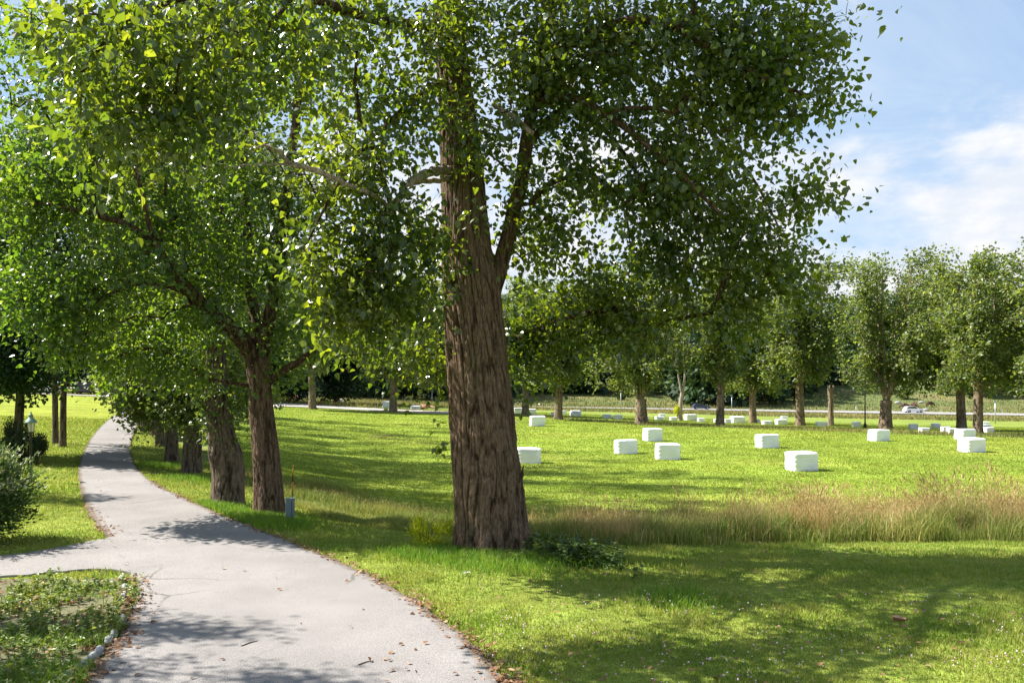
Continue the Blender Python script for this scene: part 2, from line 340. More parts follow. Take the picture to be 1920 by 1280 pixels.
def ground():
    fr = np.radians(np.arange(-36, 36.01, 0.16)); si = np.radians(np.arange(-180, -36, 4.0)); sr = np.radians(np.arange(40, 180, 4.0))
    az = np.concatenate([si, fr, sr]); R = np.exp(np.linspace(math.log(0.6), math.log(3500), 620))
    A, RR = np.meshgrid(az, R, indexing='ij'); X = RR * np.sin(A); Y = RR * np.cos(A)
    Z = gz(X, Y) + 0.03 * (vnoise(X * .8 + 40, Y * .8 + 40, 3) - .5) * sstep(3, 12, np.abs(Y))
    V = np.stack([X, Y, Z], -1).reshape(-1, 3); na, nr = A.shape
    c0 = V.shape[0]; V = np.vstack([V, [[0, 0, 0]]])
    i = np.arange(na)[:, None]; j = np.arange(nr - 1)[None]; i2 = (i + 1) % na
    Q = np.stack([i * nr + j, i * nr + j + 1, i2 * nr + j + 1, i2 * nr + j], -1).reshape(-1, 4)
    k = np.arange(na); T = np.c_[np.full(na, c0), k * nr, ((k + 1) % na) * nr]
    x, y = V[:, 0], V[:, 1]; s = bank(x, y); C = np.zeros((len(V), 3))
    lawn = np.array([0.18, 0.225, 0.038]); field = np.array([0.170, 0.232, 0.028]); ditch = np.array([0.15, 0.17, 0.045])
    nz = vnoise(x * .5 + 90, y * .5 + 90, 5); nz2 = vnoise(x * .13 + 9, y * .13 + 9, 6)
    C[:] = lawn * (0.9 + .2 * nz[:, None])
    def mixc(m, c): C[:] = C * (1 - m[:, None]) + np.array(c) * m[:, None]
    mixc(sstep(-0.3, 0.8, s), ditch)
    dw = np.interp(x, [-40, -9, -4, 0, 4, 8], [.6, 1.2, 2.2, 3.8, 4.2, 4.6]); mixc(sstep(dw, dw + 1.6, s + 1.5 * (nz - .5)), field)
    # drying patches where the mowed field thins, and faint mower swaths
    q = y * .97 + x * .28 + 3 * nz2; mixc((.5 + .5 * np.sin(q * 1.15)) ** 3 * .30 * sstep(6, 8, s) * (.4 + nz), [0.27, 0.31, 0.06])
    mixc(sstep(.62, .8, nz2) * .5 * sstep(6, 8, s), [0.27, 0.29, 0.05])
    mixc(sstep(.7, 1, 1 - ((x + 9.7) ** 2 / 6 + (y - 66) ** 2 / 25)) * .7, [0.17, 0.12, 0.06])
    rd = rowd(x, y); ro = roadd(x, y); f = sstep(10, 14, s)
    mixc(f * sstep(-4, 0, y - rd), [0.15, 0.17, 0.05]); mixc(f * sstep(4, 10, y - rd), [0.17, 0.215, 0.04])
    mixc(f * sstep(-45, -25, y - ro), [0.27, 0.23, 0.08]); mixc(f * sstep(3, 12, y - ro), [0.10, 0.13, 0.045])
    mixc(f * sstep(3, 12, y - ro) * sstep(.5, .8, nz2) * .7, [0.20, 0.165, 0.08])
    mixc(sstep(300, 330, y), [0.03, 0.04, 0.02])
    px = 960 + F * x / np.maximum(y, 1)
    lf = sstep(-4, -12, s)
    mixc(lf * sstep(28, 50, y), [0.21, 0.245, 0.03])
    link('lawn_and_field_ground', mesh_np('ground', V, [Q, T], M['ground'], True, col=C), kind='structure').name = 'ground'
ground()

# ------------------------------------------------------------------ roads
def strip(name, Lw, Rw, mat, lift, n=200, m=14, wob=0.0, label=None):
    Lw = np.asarray(Lw, float); Rw = np.asarray(Rw, float)
    def rs(P):
        # smooth the polyline, then sample it evenly
        for _ in range(2):
            q = [P[0]]
            for a, b in zip(P[:-1], P[1:]): q += [a * .75 + b * .25, a * .25 + b * .75]
            q.append(P[-1]); P = np.array(q)
        return P
    Lw, Rw = rs(Lw), rs(Rw); s = np.linspace(0, 1, len(Lw)); S = np.linspace(0, 1, n)
    l = np.c_[np.interp(S, s, Lw[:, 0]), np.interp(S, s, Lw[:, 1])]; r = np.c_[np.interp(S, s, Rw[:, 0]), np.interp(S, s, Rw[:, 1])]
    if wob:
        dr = norm(r - l); l = l - dr * (wob * (vnoise(S * n * .5, S * 0 + 2, 11) - .5))[:, None]; r = r + dr * (wob * (vnoise(S * n * .5, S * 0 + 7, 12) - .5))[:, None]
    t = np.linspace(0, 1, m + 1); P = l[:, None] * (1 - t)[None, :, None] + r[:, None] * t[None, :, None]
    wd = np.linalg.norm(r - l, axis=1)[:, None]; edge = np.minimum(t, 1 - t)[None] * wd; e = np.clip(1 - edge / 0.35, 0, 1)
    x, y = P[..., 0].ravel(), P[..., 1].ravel(); d = np.abs(y)
    z = gz(x, y) + lift * (1 + d / 25.0)
    Vt = np.c_[x, y, z]; m1 = m + 1
    # turn the rim down into the soil
    i = np.arange(n - 1)[:, None] * m1; j = np.arange(m)[None]
    Q = np.stack([i + j, i + j + 1, i + m1 + j + 1, i + m1 + j], -1).reshape(-1, 4)
    k = len(Vt); li = np.arange(n) * m1; ri = li + m; dn = np.array([0, 0, .25])
    Vt = np.vstack([Vt, Vt[li] - dn, Vt[ri] - dn]); a = np.arange(n - 1)
    Q = np.vstack([Q, np.c_[li[a], li[a + 1], k + a + 1, k + a], np.c_[ri[a + 1], ri[a], k + n + a, k + n + a + 1]])
    e = e * ~((y.reshape(e.shape) > 11.3) & (y.reshape(e.shape) < 16.3) & (x.reshape(e.shape) > -8.5) & (x.reshape(e.shape) < -4.0) & (lift < .031)) if name in ('asphalt_lane', 'side_lane') else e
    ec = np.zeros((len(Vt), 3)); ec[:k] = e.ravel()[:, None]; ec[k:] = 1
    return link(name, mesh_np(name, Vt, [Q], mat, False, col=ec), kind='structure')
def W2(pts): return [hit(*p)[:2] for p in pts]
LANE_L = [(-1, -25), (-1.8, -8), (-3.0, 3)] + W2([(40, 1420), (165, 1280), (232, 1180), (262, 1120), (240, 1062), (203, 1012), (168, 970), (152, 930), (146, 895), (150, 865), (161, 840), (176, 815), (203, 788), (228, 772), (252, 763)])
LANE_R = [(3.2, -25), (2.6, -8), (1.4, 3)] + W2([(1090, 1420), (950, 1280), (875, 1200), (765, 1120), (650, 1062), (540, 1018), (430, 975), (340, 935), (280, 905), (255, 880), (243, 850), (246, 825), (258, 796), (275, 777), (300, 766)])
strip('asphalt_lane', LANE_L, LANE_R, M['asphalt'], 0.030, 420, 16, 0.10)
strip('side_lane', [(-30, 13.6), (-14, 14.6)] + W2([(0, 1048), (80, 1034), (140, 1024), (205, 1010), (300, 1000)]), [(-30, 12), (-14, 12.2)] + W2([(0, 1086), (100, 1076), (190, 1068), (240, 1075), (330, 1090)]), M['asphalt'], 0.023, 120, 8, 0.08)
pk = [np.array(p) for p in [(-120, 104), (-62, 109), (-48, 106), (-40, 99), (-35, 93), (-32, 96), (-30, 103), (-28, 113), (-20, 118), (-12, 108.5)]]
strip('gravel_track', [(-130, 118), (-70, 119), (-48, 116), (-38, 112), (-28, 120)] + W2([(500, 754), (586, 759.5), (737, 768), (850, 773), (940, 777)]), [(-130, 111), (-70, 112), (-48, 109), (-37, 100), (-27, 108)] + W2([(500, 762), (586, 764.5), (737, 772), (850, 776.5), (940, 779)]), M['gravel'], 0.02, 200, 6)
cx = np.linspace(-110, 190, 60)
def road_y(x):
    y = np.full_like(x, 195.0)
    for _ in range(30): y = roadd(x, y)
    return y
ry = road_y(cx)
strip('country_road', list(zip(cx, ry + 3.6)), list(zip(cx, ry - 3.6)), M['tarmac'], 0.03, 240, 4)

# ------------------------------------------------------------------ grass and leaves in numpy
def inside_road(x, y):
    """signed test against the lane (true on the asphalt)"""
    def poly(P):
        P = np.array(P); ins = np.zeros(x.shape, bool); j = len(P) - 1
        for i in range(len(P)):
            c = ((P[i, 1] > y) != (P[j, 1] > y)) & (x < (P[j, 0] - P[i, 0]) * (y - P[i, 1]) / (P[j, 1] - P[i, 1] + 1e-12) + P[i, 0]); ins ^= c; j = i
        return ins
    sL = [(-30, 13.6), (-14, 14.6)] + W2([(0, 1048), (80, 1034), (140, 1024), (205, 1010), (300, 1000)]); sR = [(-30, 12), (-14, 12.2)] + W2([(0, 1086), (100, 1076), (190, 1068), (240, 1075), (330, 1090)])
    return poly(list(LANE_L) + list(LANE_R)[::-1]) | poly(sL + sR[::-1])

def blades(name, P, h, wd, mat, lean=0.35, rng=None, bend=False, heads=None, **kw):
    """one object of grass blades; P (N,2) world, h and wd per blade"""
    rng = rng or RNG; N = len(P); z = gz(P[:, 0], P[:, 1]) - 0.01
    h = np.broadcast_to(h, N) * rng.uniform(.6, 1.25, N); wd = np.broadcast_to(wd, N); a = rng.uniform(0, 2 * math.pi, N)
    ln = rng.uniform(0, lean, N) * h; la = rng.uniform(0, 2 * math.pi, N)
    b = np.c_[P, z]; side = np.c_[np.cos(a), np.sin(a), np.zeros(N)] * wd[:, None] / 2
    tip = b + np.c_[np.cos(la) * ln, np.sin(la) * ln, h]
    if bend:
        mid = b + np.c_[np.cos(la) * ln * .3, np.sin(la) * ln * .3, h * .58]
        V = np.stack([b - side, b + side, mid + side * .75, mid - side * .75, tip], 1).reshape(-1, 3)
        k = np.arange(N)[:, None] * 5; Q = k + np.array([0, 1, 2, 3]); T = k + np.array([3, 2, 4])
        fl = [Q, T]; mi = [0, 0]
        if heads is not None:
            hm, frac = heads; s = rng.random(N) < frac; n = s.sum(); u = norm(tip[s] - mid[s]); q = tip[s]; hl = h[s] * rng.uniform(.10, .17, n); r = hl * .075
            sd_ = norm(side[s]) * r[:, None]; s2 = np.cross(u, norm(side[s])) * r[:, None]; c = q + u * hl[:, None] * .4
            H = np.stack([q, c + sd_, c + s2, c - sd_, c - s2, q + u * hl[:, None]], 1).reshape(-1, 3); o = len(V); kk = np.arange(n)[:, None] * 6 + o
            HT = np.vstack([kk + np.array(t) for t in ([0, 1, 2], [0, 2, 3], [0, 3, 4], [0, 4, 1], [5, 2, 1], [5, 3, 2], [5, 4, 3], [5, 1, 4])])
            V = np.vstack([V, H]); fl.append(HT); mi.append(1); mat = [mat, hm]
        me = mesh_np(name, V, fl, mat, False, mi)
    else:
        V = np.stack([b - side, b + side, tip], 1).reshape(-1, 3); T = np.arange(N)[:, None] * 3 + np.array([0, 1, 2])
        me = mesh_np(name, V, [T], mat)
    return link(name, me, kind='stuff', **kw)

def sample_view(n, d0, d1, p0=-80, p1=2000, power=1.0, rng=None):
    """ground points spread so that density falls with distance"""
    rng = rng or RNG; u = rng.random(n)
    d = d0 * (d1 / d0) ** (u ** power); px = rng.uniform(p0, p1, n); return np.c_[(px - 960) / F * d, d]

def lawn_grass():
    P = np.vstack([sample_view(580000, 6.5, 60, -120, 2040, 1.0), sample_view(150000, 6, 60, -900, -120, 1.0), sample_view(190000, 6, 30, 2040, 3300, 1.0)]); x, y = P.T
    s = bank(x, y); keep = (s < 0.4) & ~inside_road(x, y); P = P[keep]; x, y = P.T
    isl = (x < -3.6) & (y < 12.9) & (y > 4); P = P[~isl]; d = P[:, 1]
    blades('lawn_grass', P, 0.035 + 0.0012 * d + .03 * (vnoise(P[:, 0] * 1.3, P[:, 1] * 1.3, 21) > .68), 0.006 + 0.0011 * d, M['grass_lawn'], 0.9, label='short mown lawn grass along the lane and under the trees', cat='grass')
    P = np.vstack([sample_view(330000, 21, 130, 380, 2060, 0.95), sample_view(90000, 21, 100, 2060, 2700, 0.95)]); x, y = P.T; s = bank(x, y); nz = vnoise(x * .5 + 90, y * .5 + 90, 5)
    dw = np.interp(x, [-40, -9, -4, 0, 4, 8], [.6, 1.2, 2.2, 3.8, 4.2, 4.6]); P = P[(s + 1.5 * (nz - .5) > dw) & (y < rowd(x, y) + 45)]; d = P[:, 1]
    blades('field_grass', P, 0.055 + 0.0003 * d, 0.012 + 0.0009 * d, M['grass_field'], 0.8, label='bright green regrowth of the mown field', cat='grass')
lawn_grass()

def tall_grass():
    rng = np.random.default_rng(5)
    x = rng.uniform(-9, 21, 190000); w_ = np.interp(x, [-9, -4, -1.5, 1, 4, 8, 15], [1.6, 2.4, 3.2, 5.0, 5.2, 5.6, 6.0]); v = rng.random(len(x)) ** 0.8 * w_ + .5 * (vnoise(x * 1.6, x * 0 + 3, 33) - .5)
    y = np.interp(x, BX, BY) + v * 1.15 - .2; keep = (vnoise(x * 1.1, y * 1.1, 31) > rng.random(len(x)) * .75) & (y > 8); x, y, v = x[keep], y[keep], v[keep]
    H = np.interp(x, [-9, -4, -1.5, 0, 1.5, 4, 7, 10, 15], [.22, .25, .28, .36, .50, .60, .70, .86, 1.0]) * (.3 + 1.1 * vnoise(x * 1.1 + 7, y * 1.1, 32)) * np.interp(v, [0, .6, 3], [.65, 1, 1])
    P = np.c_[x, y]
    g = rng.random(len(x)) < np.interp(x, [-4, 1.2, 4, 15], [1.2, .55, .5, .35]) + 1.3 * (vnoise(x * .55 + 4, y * .8, 35) - .5); front = (v < 1.2 * vnoise(x * 1.3, x * 0 + 9, 36) + .4) & (rng.random(len(x)) < .8)
    blades('ditch_grass', P[g | front], H[g | front] * .82, 0.016, M['grass_ditch'], 0.8, rng, True, label='rough green and olive grass filling the ditch behind the lawn', cat='grass')
    t = ~(g | front)
    blades('dry_tall_grass', P[t], H[t] * 1.12, 0.0095, M['grass_tan'], 0.6, rng, True, (M['grass_tan'], .8), label='tall dry tan grass with seed heads along the ditch', cat='grass')
    # lush tufts at the feet of the row and around the big trunk
    pts = []
    for (a, b, r, n) in [(-5.7, 19.2, 1.0, 5000), (-5.0, 18.4, .8, 3000), (-7.0, 20.6, .8, 2500), (-.6, 15.2, 1.1, 4200), (.9, 15.0, .8, 3000), (-9.8, 27, .9, 1500), (-1.6, 15.3, .7, 1200), (-.1, 13.9, .9, 900), (-12.2, 31, 1.0, 1500), (2.3, 12.0, .6, 700)]:
        q = rng.normal(0, .5, (n, 2)) * r; pts.append(q + [a, b])
    P = np.vstack(pts); P = P[~inside_road(P[:, 0], P[:, 1])]
    blades('lush_grass', P, .17, .012, M['grass_lush'], .8, rng, True, label='longer lush grass round the feet of the lane trees', cat='grass')
    pts = [rng.normal(0, .5, (n, 2)) * [r, r * .6] + [a, b] for a, b, r, n in [(-5.2, 25.5, 1.6, 2600), (-3.6, 23.8, 1.3, 2000), (-6.5, 30, 1.6, 1400), (-2.0, 22.5, 1.0, 1200), (2.5, 20.5, 1.2, 1200)]]
    blades('pale_tussock_grass', np.vstack(pts), .34, .014, M['grass_ditch'], .8, rng, True, (M['grass_tan'], .4), label='pale rough tussocks at the field edge between the lane row and the big trunk', cat='grass')
    # fringe under the far row and rough verge beyond
    P = sample_view(60000, 62, 135, 480, 2080, 1.0, rng); k = np.abs(P[:, 1] - rowd(P[:, 0], P[:, 1]) - .3) < 2.6; P = P[k]
    blades('row_fringe_grass', P, .34, .07, M['grass_verge'], .5, rng, label='uncut rough grass under the far poplar row', cat='grass')
    P = sample_view(70000, 125, 262, 420, 2080, 1.0, rng); q = P[:, 1] - roadd(P[:, 0], P[:, 1]); k = (np.abs(q) > 5) & (q > -42); P = P[k]
    blades('roadside_grass', P, .55, .22, M['grass_verge'], .6, rng, label='dry meadow grass on both sides of the country road', cat='grass')
tall_grass()

LEAF = np.array([[0, 0, 0], [.10, -.40, .05], [.48, -.34, .07], [1, 0, -.06], [.48, .34, .07], [.10, .40, .05]])
def leaf_mesh(P, T, Nn, S, narrow=1.0):
    T = norm(T); B = norm(np.cross(Nn, T)); Nn = np.cross(T, B)
    V = P[:, None] + S[:, None, None] * (LEAF[None, :, :1] * T[:, None] + LEAF[None, :, 1:2] * narrow * B[:, None] + LEAF[None, :, 2:] * Nn[:, None])
    k = np.arange(len(P))[:, None] * 6
    Q = np.stack([k + np.array([0, 1, 2, 3]), k + np.array([0, 3, 4, 5])], 1).reshape(-1, 4)
    return V.reshape(-1, 3), Q

def resample(P, R, step):
    P = np.asarray(P, float); R = np.asarray(R, float); s = np.r_[0, np.cumsum(np.linalg.norm(np.diff(P, axis=0), axis=1))]
    n = max(2, int(s[-1] / step) + 1); S = np.linspace(0, s[-1], n)
    # catmull like smoothing through dense linear + averaging
    Q = np.stack([np.interp(S, s, P[:, k]) for k in range(3)], 1); r = np.interp(S, s, R)
    for _ in range(2):
        if n > 3: Q[1:-1] = (Q[:-2] + 2 * Q[1:-1] + Q[2:]) / 4
    return Q, r

def blob_pts(blobs, rng):
    out_ = []
    for c, r, n in blobs:
        v = norm(rng.normal(size=(n, 3))) * (rng.random((n, 1)) ** 0.42); out_.append(np.array(c) + v * np.array(r))
    return np.vstack(out_)

def tree_geo(limbs, A, rng, K=24, size=.1, spread=.34, tip=.0055, step=.4, droop=.45, wander=.3, arch=.12, bare=False, hang=.25, narrow=1.0, rexp=.5):
    """limbs: list of (points, radii); A: twig targets. Returns (wood V,Q), (leaf V,Q)"""
    cap = 400 + sum(len(p) for p, _ in limbs) * 60 + len(A) * 14
    pos = np.zeros((cap, 3)); par = np.full(cap, -1); rf = np.zeros(cap); pl = np.zeros(cap); n = 0; chains = []
    for P, R in limbs:
        Q, r = resample(P, R, step); Q[1:-1] += rng.normal(0, .02, (len(Q) - 2, 3)) * min(1.0, 4 * r.mean() + .3); prev = -1; ch = []
        if n:
            j = int(np.argmin(((pos[:n] - Q[0]) ** 2).sum(1))); prev = j; ch = [j]
            if np.linalg.norm(pos[j] - Q[0]) < .05: Q, r = Q[1:], r[1:]
        for q, rr in zip(Q, r):
            pos[n] = q; par[n] = prev; rf[n] = rr; pl[n] = (pl[prev] + np.linalg.norm(q - pos[prev])) if prev >= 0 else 0; prev = n; ch.append(n); n += 1
        chains.append(ch)
    nl = len(chains); nlimb = n; tipsd = []
    if len(A):
        d0 = np.array([np.sqrt(((pos[:n] - a) ** 2).sum(1).min()) for a in A]); A = A[np.argsort(d0)]
        zmin = pos[0, 2] + 1.0
        for a in A:
            dd = np.sqrt(((pos[:n] - a) ** 2).sum(1)); dd[:n][pos[:n, 2] < zmin] += 3
            j = int(np.argmin(dd + .22 * pl[:n])); dist = np.linalg.norm(pos[j] - a); k = max(2, int(dist / step))
            tt = np.linspace(0, 1, k + 1)[1:, None]; mid = (pos[j] + a) / 2 + np.array([0, 0, arch * dist]) + rng.normal(0, .09, 3) * dist * wander * 3
            Q = (1 - tt) ** 2 * pos[j] + 2 * tt * (1 - tt) * mid + tt ** 2 * a; ch = [j]; prev = j
            for q in Q:
                if n >= cap: break
                pos[n] = q; par[n] = prev; pl[n] = pl[prev] + np.linalg.norm(q - pos[prev]); prev = n; ch.append(n); n += 1
            chains.append(ch); tipsd.append((pos[ch[-1]], norm(pos[ch[-1]] - pos[ch[-2]]), dist))
    cnt = np.zeros(n); ext = set()
    for ch in chains[nl:]: cnt[ch[-1]] += 1
    for i in range(n - 1, 0, -1):
        if par[i] >= 0: cnt[par[i]] += cnt[i]
    rr = np.maximum(rf[:n], tip * np.maximum(cnt, 1) ** rexp)
    for i in range(nlimb, n):
        if par[i] >= 0: rr[i] = min(rr[i], rr[par[i]])
    VV, QQ, o = [], [], 0
    for c, ch in enumerate(chains):
        P = pos[ch]; R = rr[ch].copy()
        if len(ch) < 2: continue
        if len(ch) > 1 and R[0] > R[1]: R[0] = R[1] * 1.15
        if c >= nl: R[-1] *= .5
        mx = R.max(); sd_ = 4 if mx < .02 else 6 if mx < .06 else 10 if mx < .14 else 16
        v, q = tube_np(P, R, sd_); VV.append(v); QQ.append(q + o); o += len(v)
    wood = (np.vstack(VV), np.vstack(QQ))
    if bare or not len(A): return wood, None, pos[:nlimb], rr[:nlimb]
    tp = np.array([t[0] for t in tipsd]); td = np.array([t[1] for t in tipsd]); N = len(tp) * K
    base = np.repeat(tp, K, 0); dr = np.repeat(td, K, 0)
    # each tip carries a spray: leaves sit along a short leader, hung a little below it
    al = rng.random((N, 1)) ** .8; off = rng.normal(0, 1, (N, 3)) * spread * .46
    P = base - dr * (al * spread * 3.0 - spread * .2) + off * np.array([1, 1, .8]); P[:, 2] -= np.abs(rng.normal(0, hang, N)) * spread
    outw = norm(off + dr * spread * .8); T = norm(outw + rng.normal(0, .45, (N, 3)) + np.array([0, 0, -droop]))
    Nn = norm(rng.normal(0, .7, (N, 3)) + np.array([-.15, -.1, .7])); S = size * rng.uniform(.5, 1.38, N)
    return wood, leaf_mesh(P, T, Nn, S, narrow), pos[:nlimb], rr[:nlimb]

def bark_trunk(P, R, sides, step, amp, nu, seed, flare=.4, fh=.45, lobes=5, burls=()):
    """furrowed trunk: real ridges that wind slowly round the stem"""
    Q, r = resample(P, R, step); T = norm(np.gradient(Q, axis=0)); A = norm(np.cross(T, [0, 1, 0])); B = np.cross(T, A)
    u = np.arange(sides) / sides; hgt = np.r_[0, np.cumsum(np.linalg.norm(np.diff(Q, axis=0), axis=1))]
    U, H = np.meshgrid(u, hgt); rnd = np.random.default_rng(seed).random((256, 256))
    def pn(nu_, sv, sh):
        wv = 2.2 * np.sin(H * 1.1 + sh) * .5 + 1.1 * np.sin(2 * math.pi * U + sh) * .3; x = (U * nu_ + wv) % nu_; y = H * sv + sh * 3
        xi = np.floor(x).astype(int); yi = np.floor(y).astype(int); fx = x - xi; fy = y - yi; fx = fx * fx * (3 - 2 * fx); fy = fy * fy * (3 - 2 * fy)
        g = lambda a, b: rnd[a % nu_, (b + int(sh * 17)) % 256]
        return (g(xi, yi) * (1 - fx) + g(xi + 1, yi) * fx) * (1 - fy) + (g(xi, yi + 1) * (1 - fx) + g(xi + 1, yi + 1) * fx) * fy
    ss = lambda q, w_: np.clip(np.abs(2 * q - 1) / w_, 0, 1) ** .8
    wp = .5 * pn(nu, 4.0, 5.3)
    ridge = ss(pn(nu, 1.3, 1.3), .30) * .45 + ss(pn(nu + 17, 2.6, 2.1), .30) * .25 * (.7 + .6 * wp) + pn(nu * 3, 10.0, 2.9) * .32
    lump = pn(6, .9, 4.1) - .5; fl = flare * np.exp(-H / fh) * (1 + .45 * np.sin(lobes * 2 * math.pi * U + 1.1))
    rad = r[:, None] * (1 + fl + .10 * lump) + amp * (ridge - .62)
    for bu, bh, ba, bs in burls:
        du = np.minimum(np.abs(U - bu), 1 - np.abs(U - bu)) * 2 * math.pi; rad += ba * np.exp(-(du ** 2 / .25 + (H - bh) ** 2 / bs ** 2))
    ang = 2 * math.pi * U; V = Q[:, None] + rad[..., None] * (A[:, None] * np.cos(ang)[..., None] + B[:, None] * np.sin(ang)[..., None])
    m = len(Q); k = np.arange(sides); i = np.arange(m - 1)[:, None] * sides
    F4 = np.stack([i + k, i + (k + 1) % sides, i + sides + (k + 1) % sides, i + sides + k], -1).reshape(-1, 4)
    return V.reshape(-1, 3), F4, np.clip(ridge, 0, 1).reshape(-1, 1) * np.ones((1, 3))

def make_tree(name, label, cat, loc, limbs, A, bark, leaf, rng, trunk=None, group=None, origin=None, twig=None, **kw):
    """limbs and A in world or local coordinates; everything is stored relative to loc"""
    loc = np.array(loc, float); org = loc if origin is None else np.array(origin)
    wood, lv, lp, lr = tree_geo(limbs, A, rng, **kw)
    t = thing(name, label, cat, loc, group)
    if trunk is not None:
        link('trunk', mesh_np('trunk', trunk[0] - org, [trunk[1]], {'poplar_bark': M['bark_r'], 'grey_bark': M['bark_grey_r'], 'far_bark': M['bark_far_r']}[bark.name], True, col=trunk[2]), t)
        link('boughs', mesh_np('boughs', wood[0] - org, [wood[1]], bark, True), t)
    else:
        link('trunk', mesh_np('trunk', wood[0] - org, [wood[1]], bark, True), t)
    if lv is not None: link('crown', mesh_np('crown', lv[0] - org, [lv[1]], leaf, False), t)
    return t

# ---- the big poplar
def PX(rows, d, w=True):
    """rows of (left px, right px, y) -> centre line and radii at distance d"""
    P = []; R = []
    for l, r, y, *dd in rows:
        q = dd[0] if dd else d; P.append(L((l + r) / 2, y, q)); R.append((r - l) / 2 / F * q)
    return np.array(P), np.array(R)
def PL(rows):
    """rows of (px, py, depth, radius)"""
    return np.array([L(a, b, c) for a, b, c, _ in rows]), np.array([r for *_, r in rows])

rng = np.random.default_rng(101)
D = 16.0
TP, TR = PX([(860, 994, 1050), (857, 990, 1000), (850, 979, 900), (846, 964, 800), (841, 952, 700), (834, 943, 600), (829, 938, 530), (829, 922, 470), (829, 914, 400), (827, 902, 300), (822, 890, 200), (818, 876, 100), (815, 866, 0), (812, 852, -180), (815, 845, -400), (822, 842, -620), (828, 840, -800)], D)
big_trunk = bark_trunk(TP, TR, 320, .028, .055, 42, 3, .30, .38, 5, burls=[(.1, 1.2, .05, .3)])
limbs = [(TP, TR * .86),
    PL([(905, 590, 15.9, .15), (932, 530, 15.9, .15), (947, 470, 15.9, .14), (960, 410, 15.8, .13), (975, 350, 15.7, .12), (990, 260, 15.6, .11), (1005, 150, 15.6, .10), (1030, 20, 15.5, .09), (1070, -150, 15.4, .1), (1100, -350, 15.2, .06)]),
    PL([(1000, 200, 15.6, .09), (1050, 160, 15.3, .075), (1120, 200, 15.0, .06), (1200, 260, 14.8, .05), (1280, 330, 14.6, .04), (1350, 400, 14.6, .03)]),
    PL([(985, 280, 15.6, .07), (1060, 180, 16.0, .06), (1130, 230, 16.2, .05), (1200, 330, 16.4, .035), (1230, 420, 16.4, .025), (1240, 520, 16.4, .015)]),
    PL([(1020, 100, 15.5, .09), (1120, 60, 15.0, .08), (1220, 20, 14.6, .07), (1330, 90, 14.4, .05), (1430, 150, 14.3, .035), (1520, 180, 14.3, .02)]),
    PL([(1005, 190, 15.6, .09), (1100, 120, 16.6, .08), (1220, 150, 17.4, .06), (1330, 240, 18, .045), (1420, 340, 18.3, .03), (1470, 450, 18.4, .018)]),
    PL([(850, 60, 16, .10), (760, 45, 14.8, .09), (690, 35, 13.6, .08), (640, 18, 12.6, .07), (560, -15, 11.5, .055), (430, -30, 10.6, .04), (300, 0, 10.1, .028), (200, 60, 9.8, .025), (150, 140, 9.7, .015)]),
    PL([(560, -15, 11.5, .04), (480, 80, 11.2, .03), (390, 160, 11.0, .02), (310, 190, 10.9, .014), (220, 220, 10.8, .008)]),
    PL([(830, 150, 16, .06), (770, 190, 15, .05), (700, 260, 14.2, .04), (640, 330, 13.4, .028), (590, 420, 13.2, .018), (560, 500, 13.2, .01)]),
    PL([(835, 440, 15.8, .05), (790, 430, 14.8, .04), (730, 460, 14.1, .03), (660, 520, 13.7, .02), (610, 590, 13.5, .012)]),
    PL([(845, -80, 16, .12), (950, -200, 15.5, .1), (1150, -250, 15, .08), (1350, -200, 14.8, .05)]),
    PL([(845, -250, 16, .1), (700, -380, 15.5, .08), (560, -480, 15, .05)])]
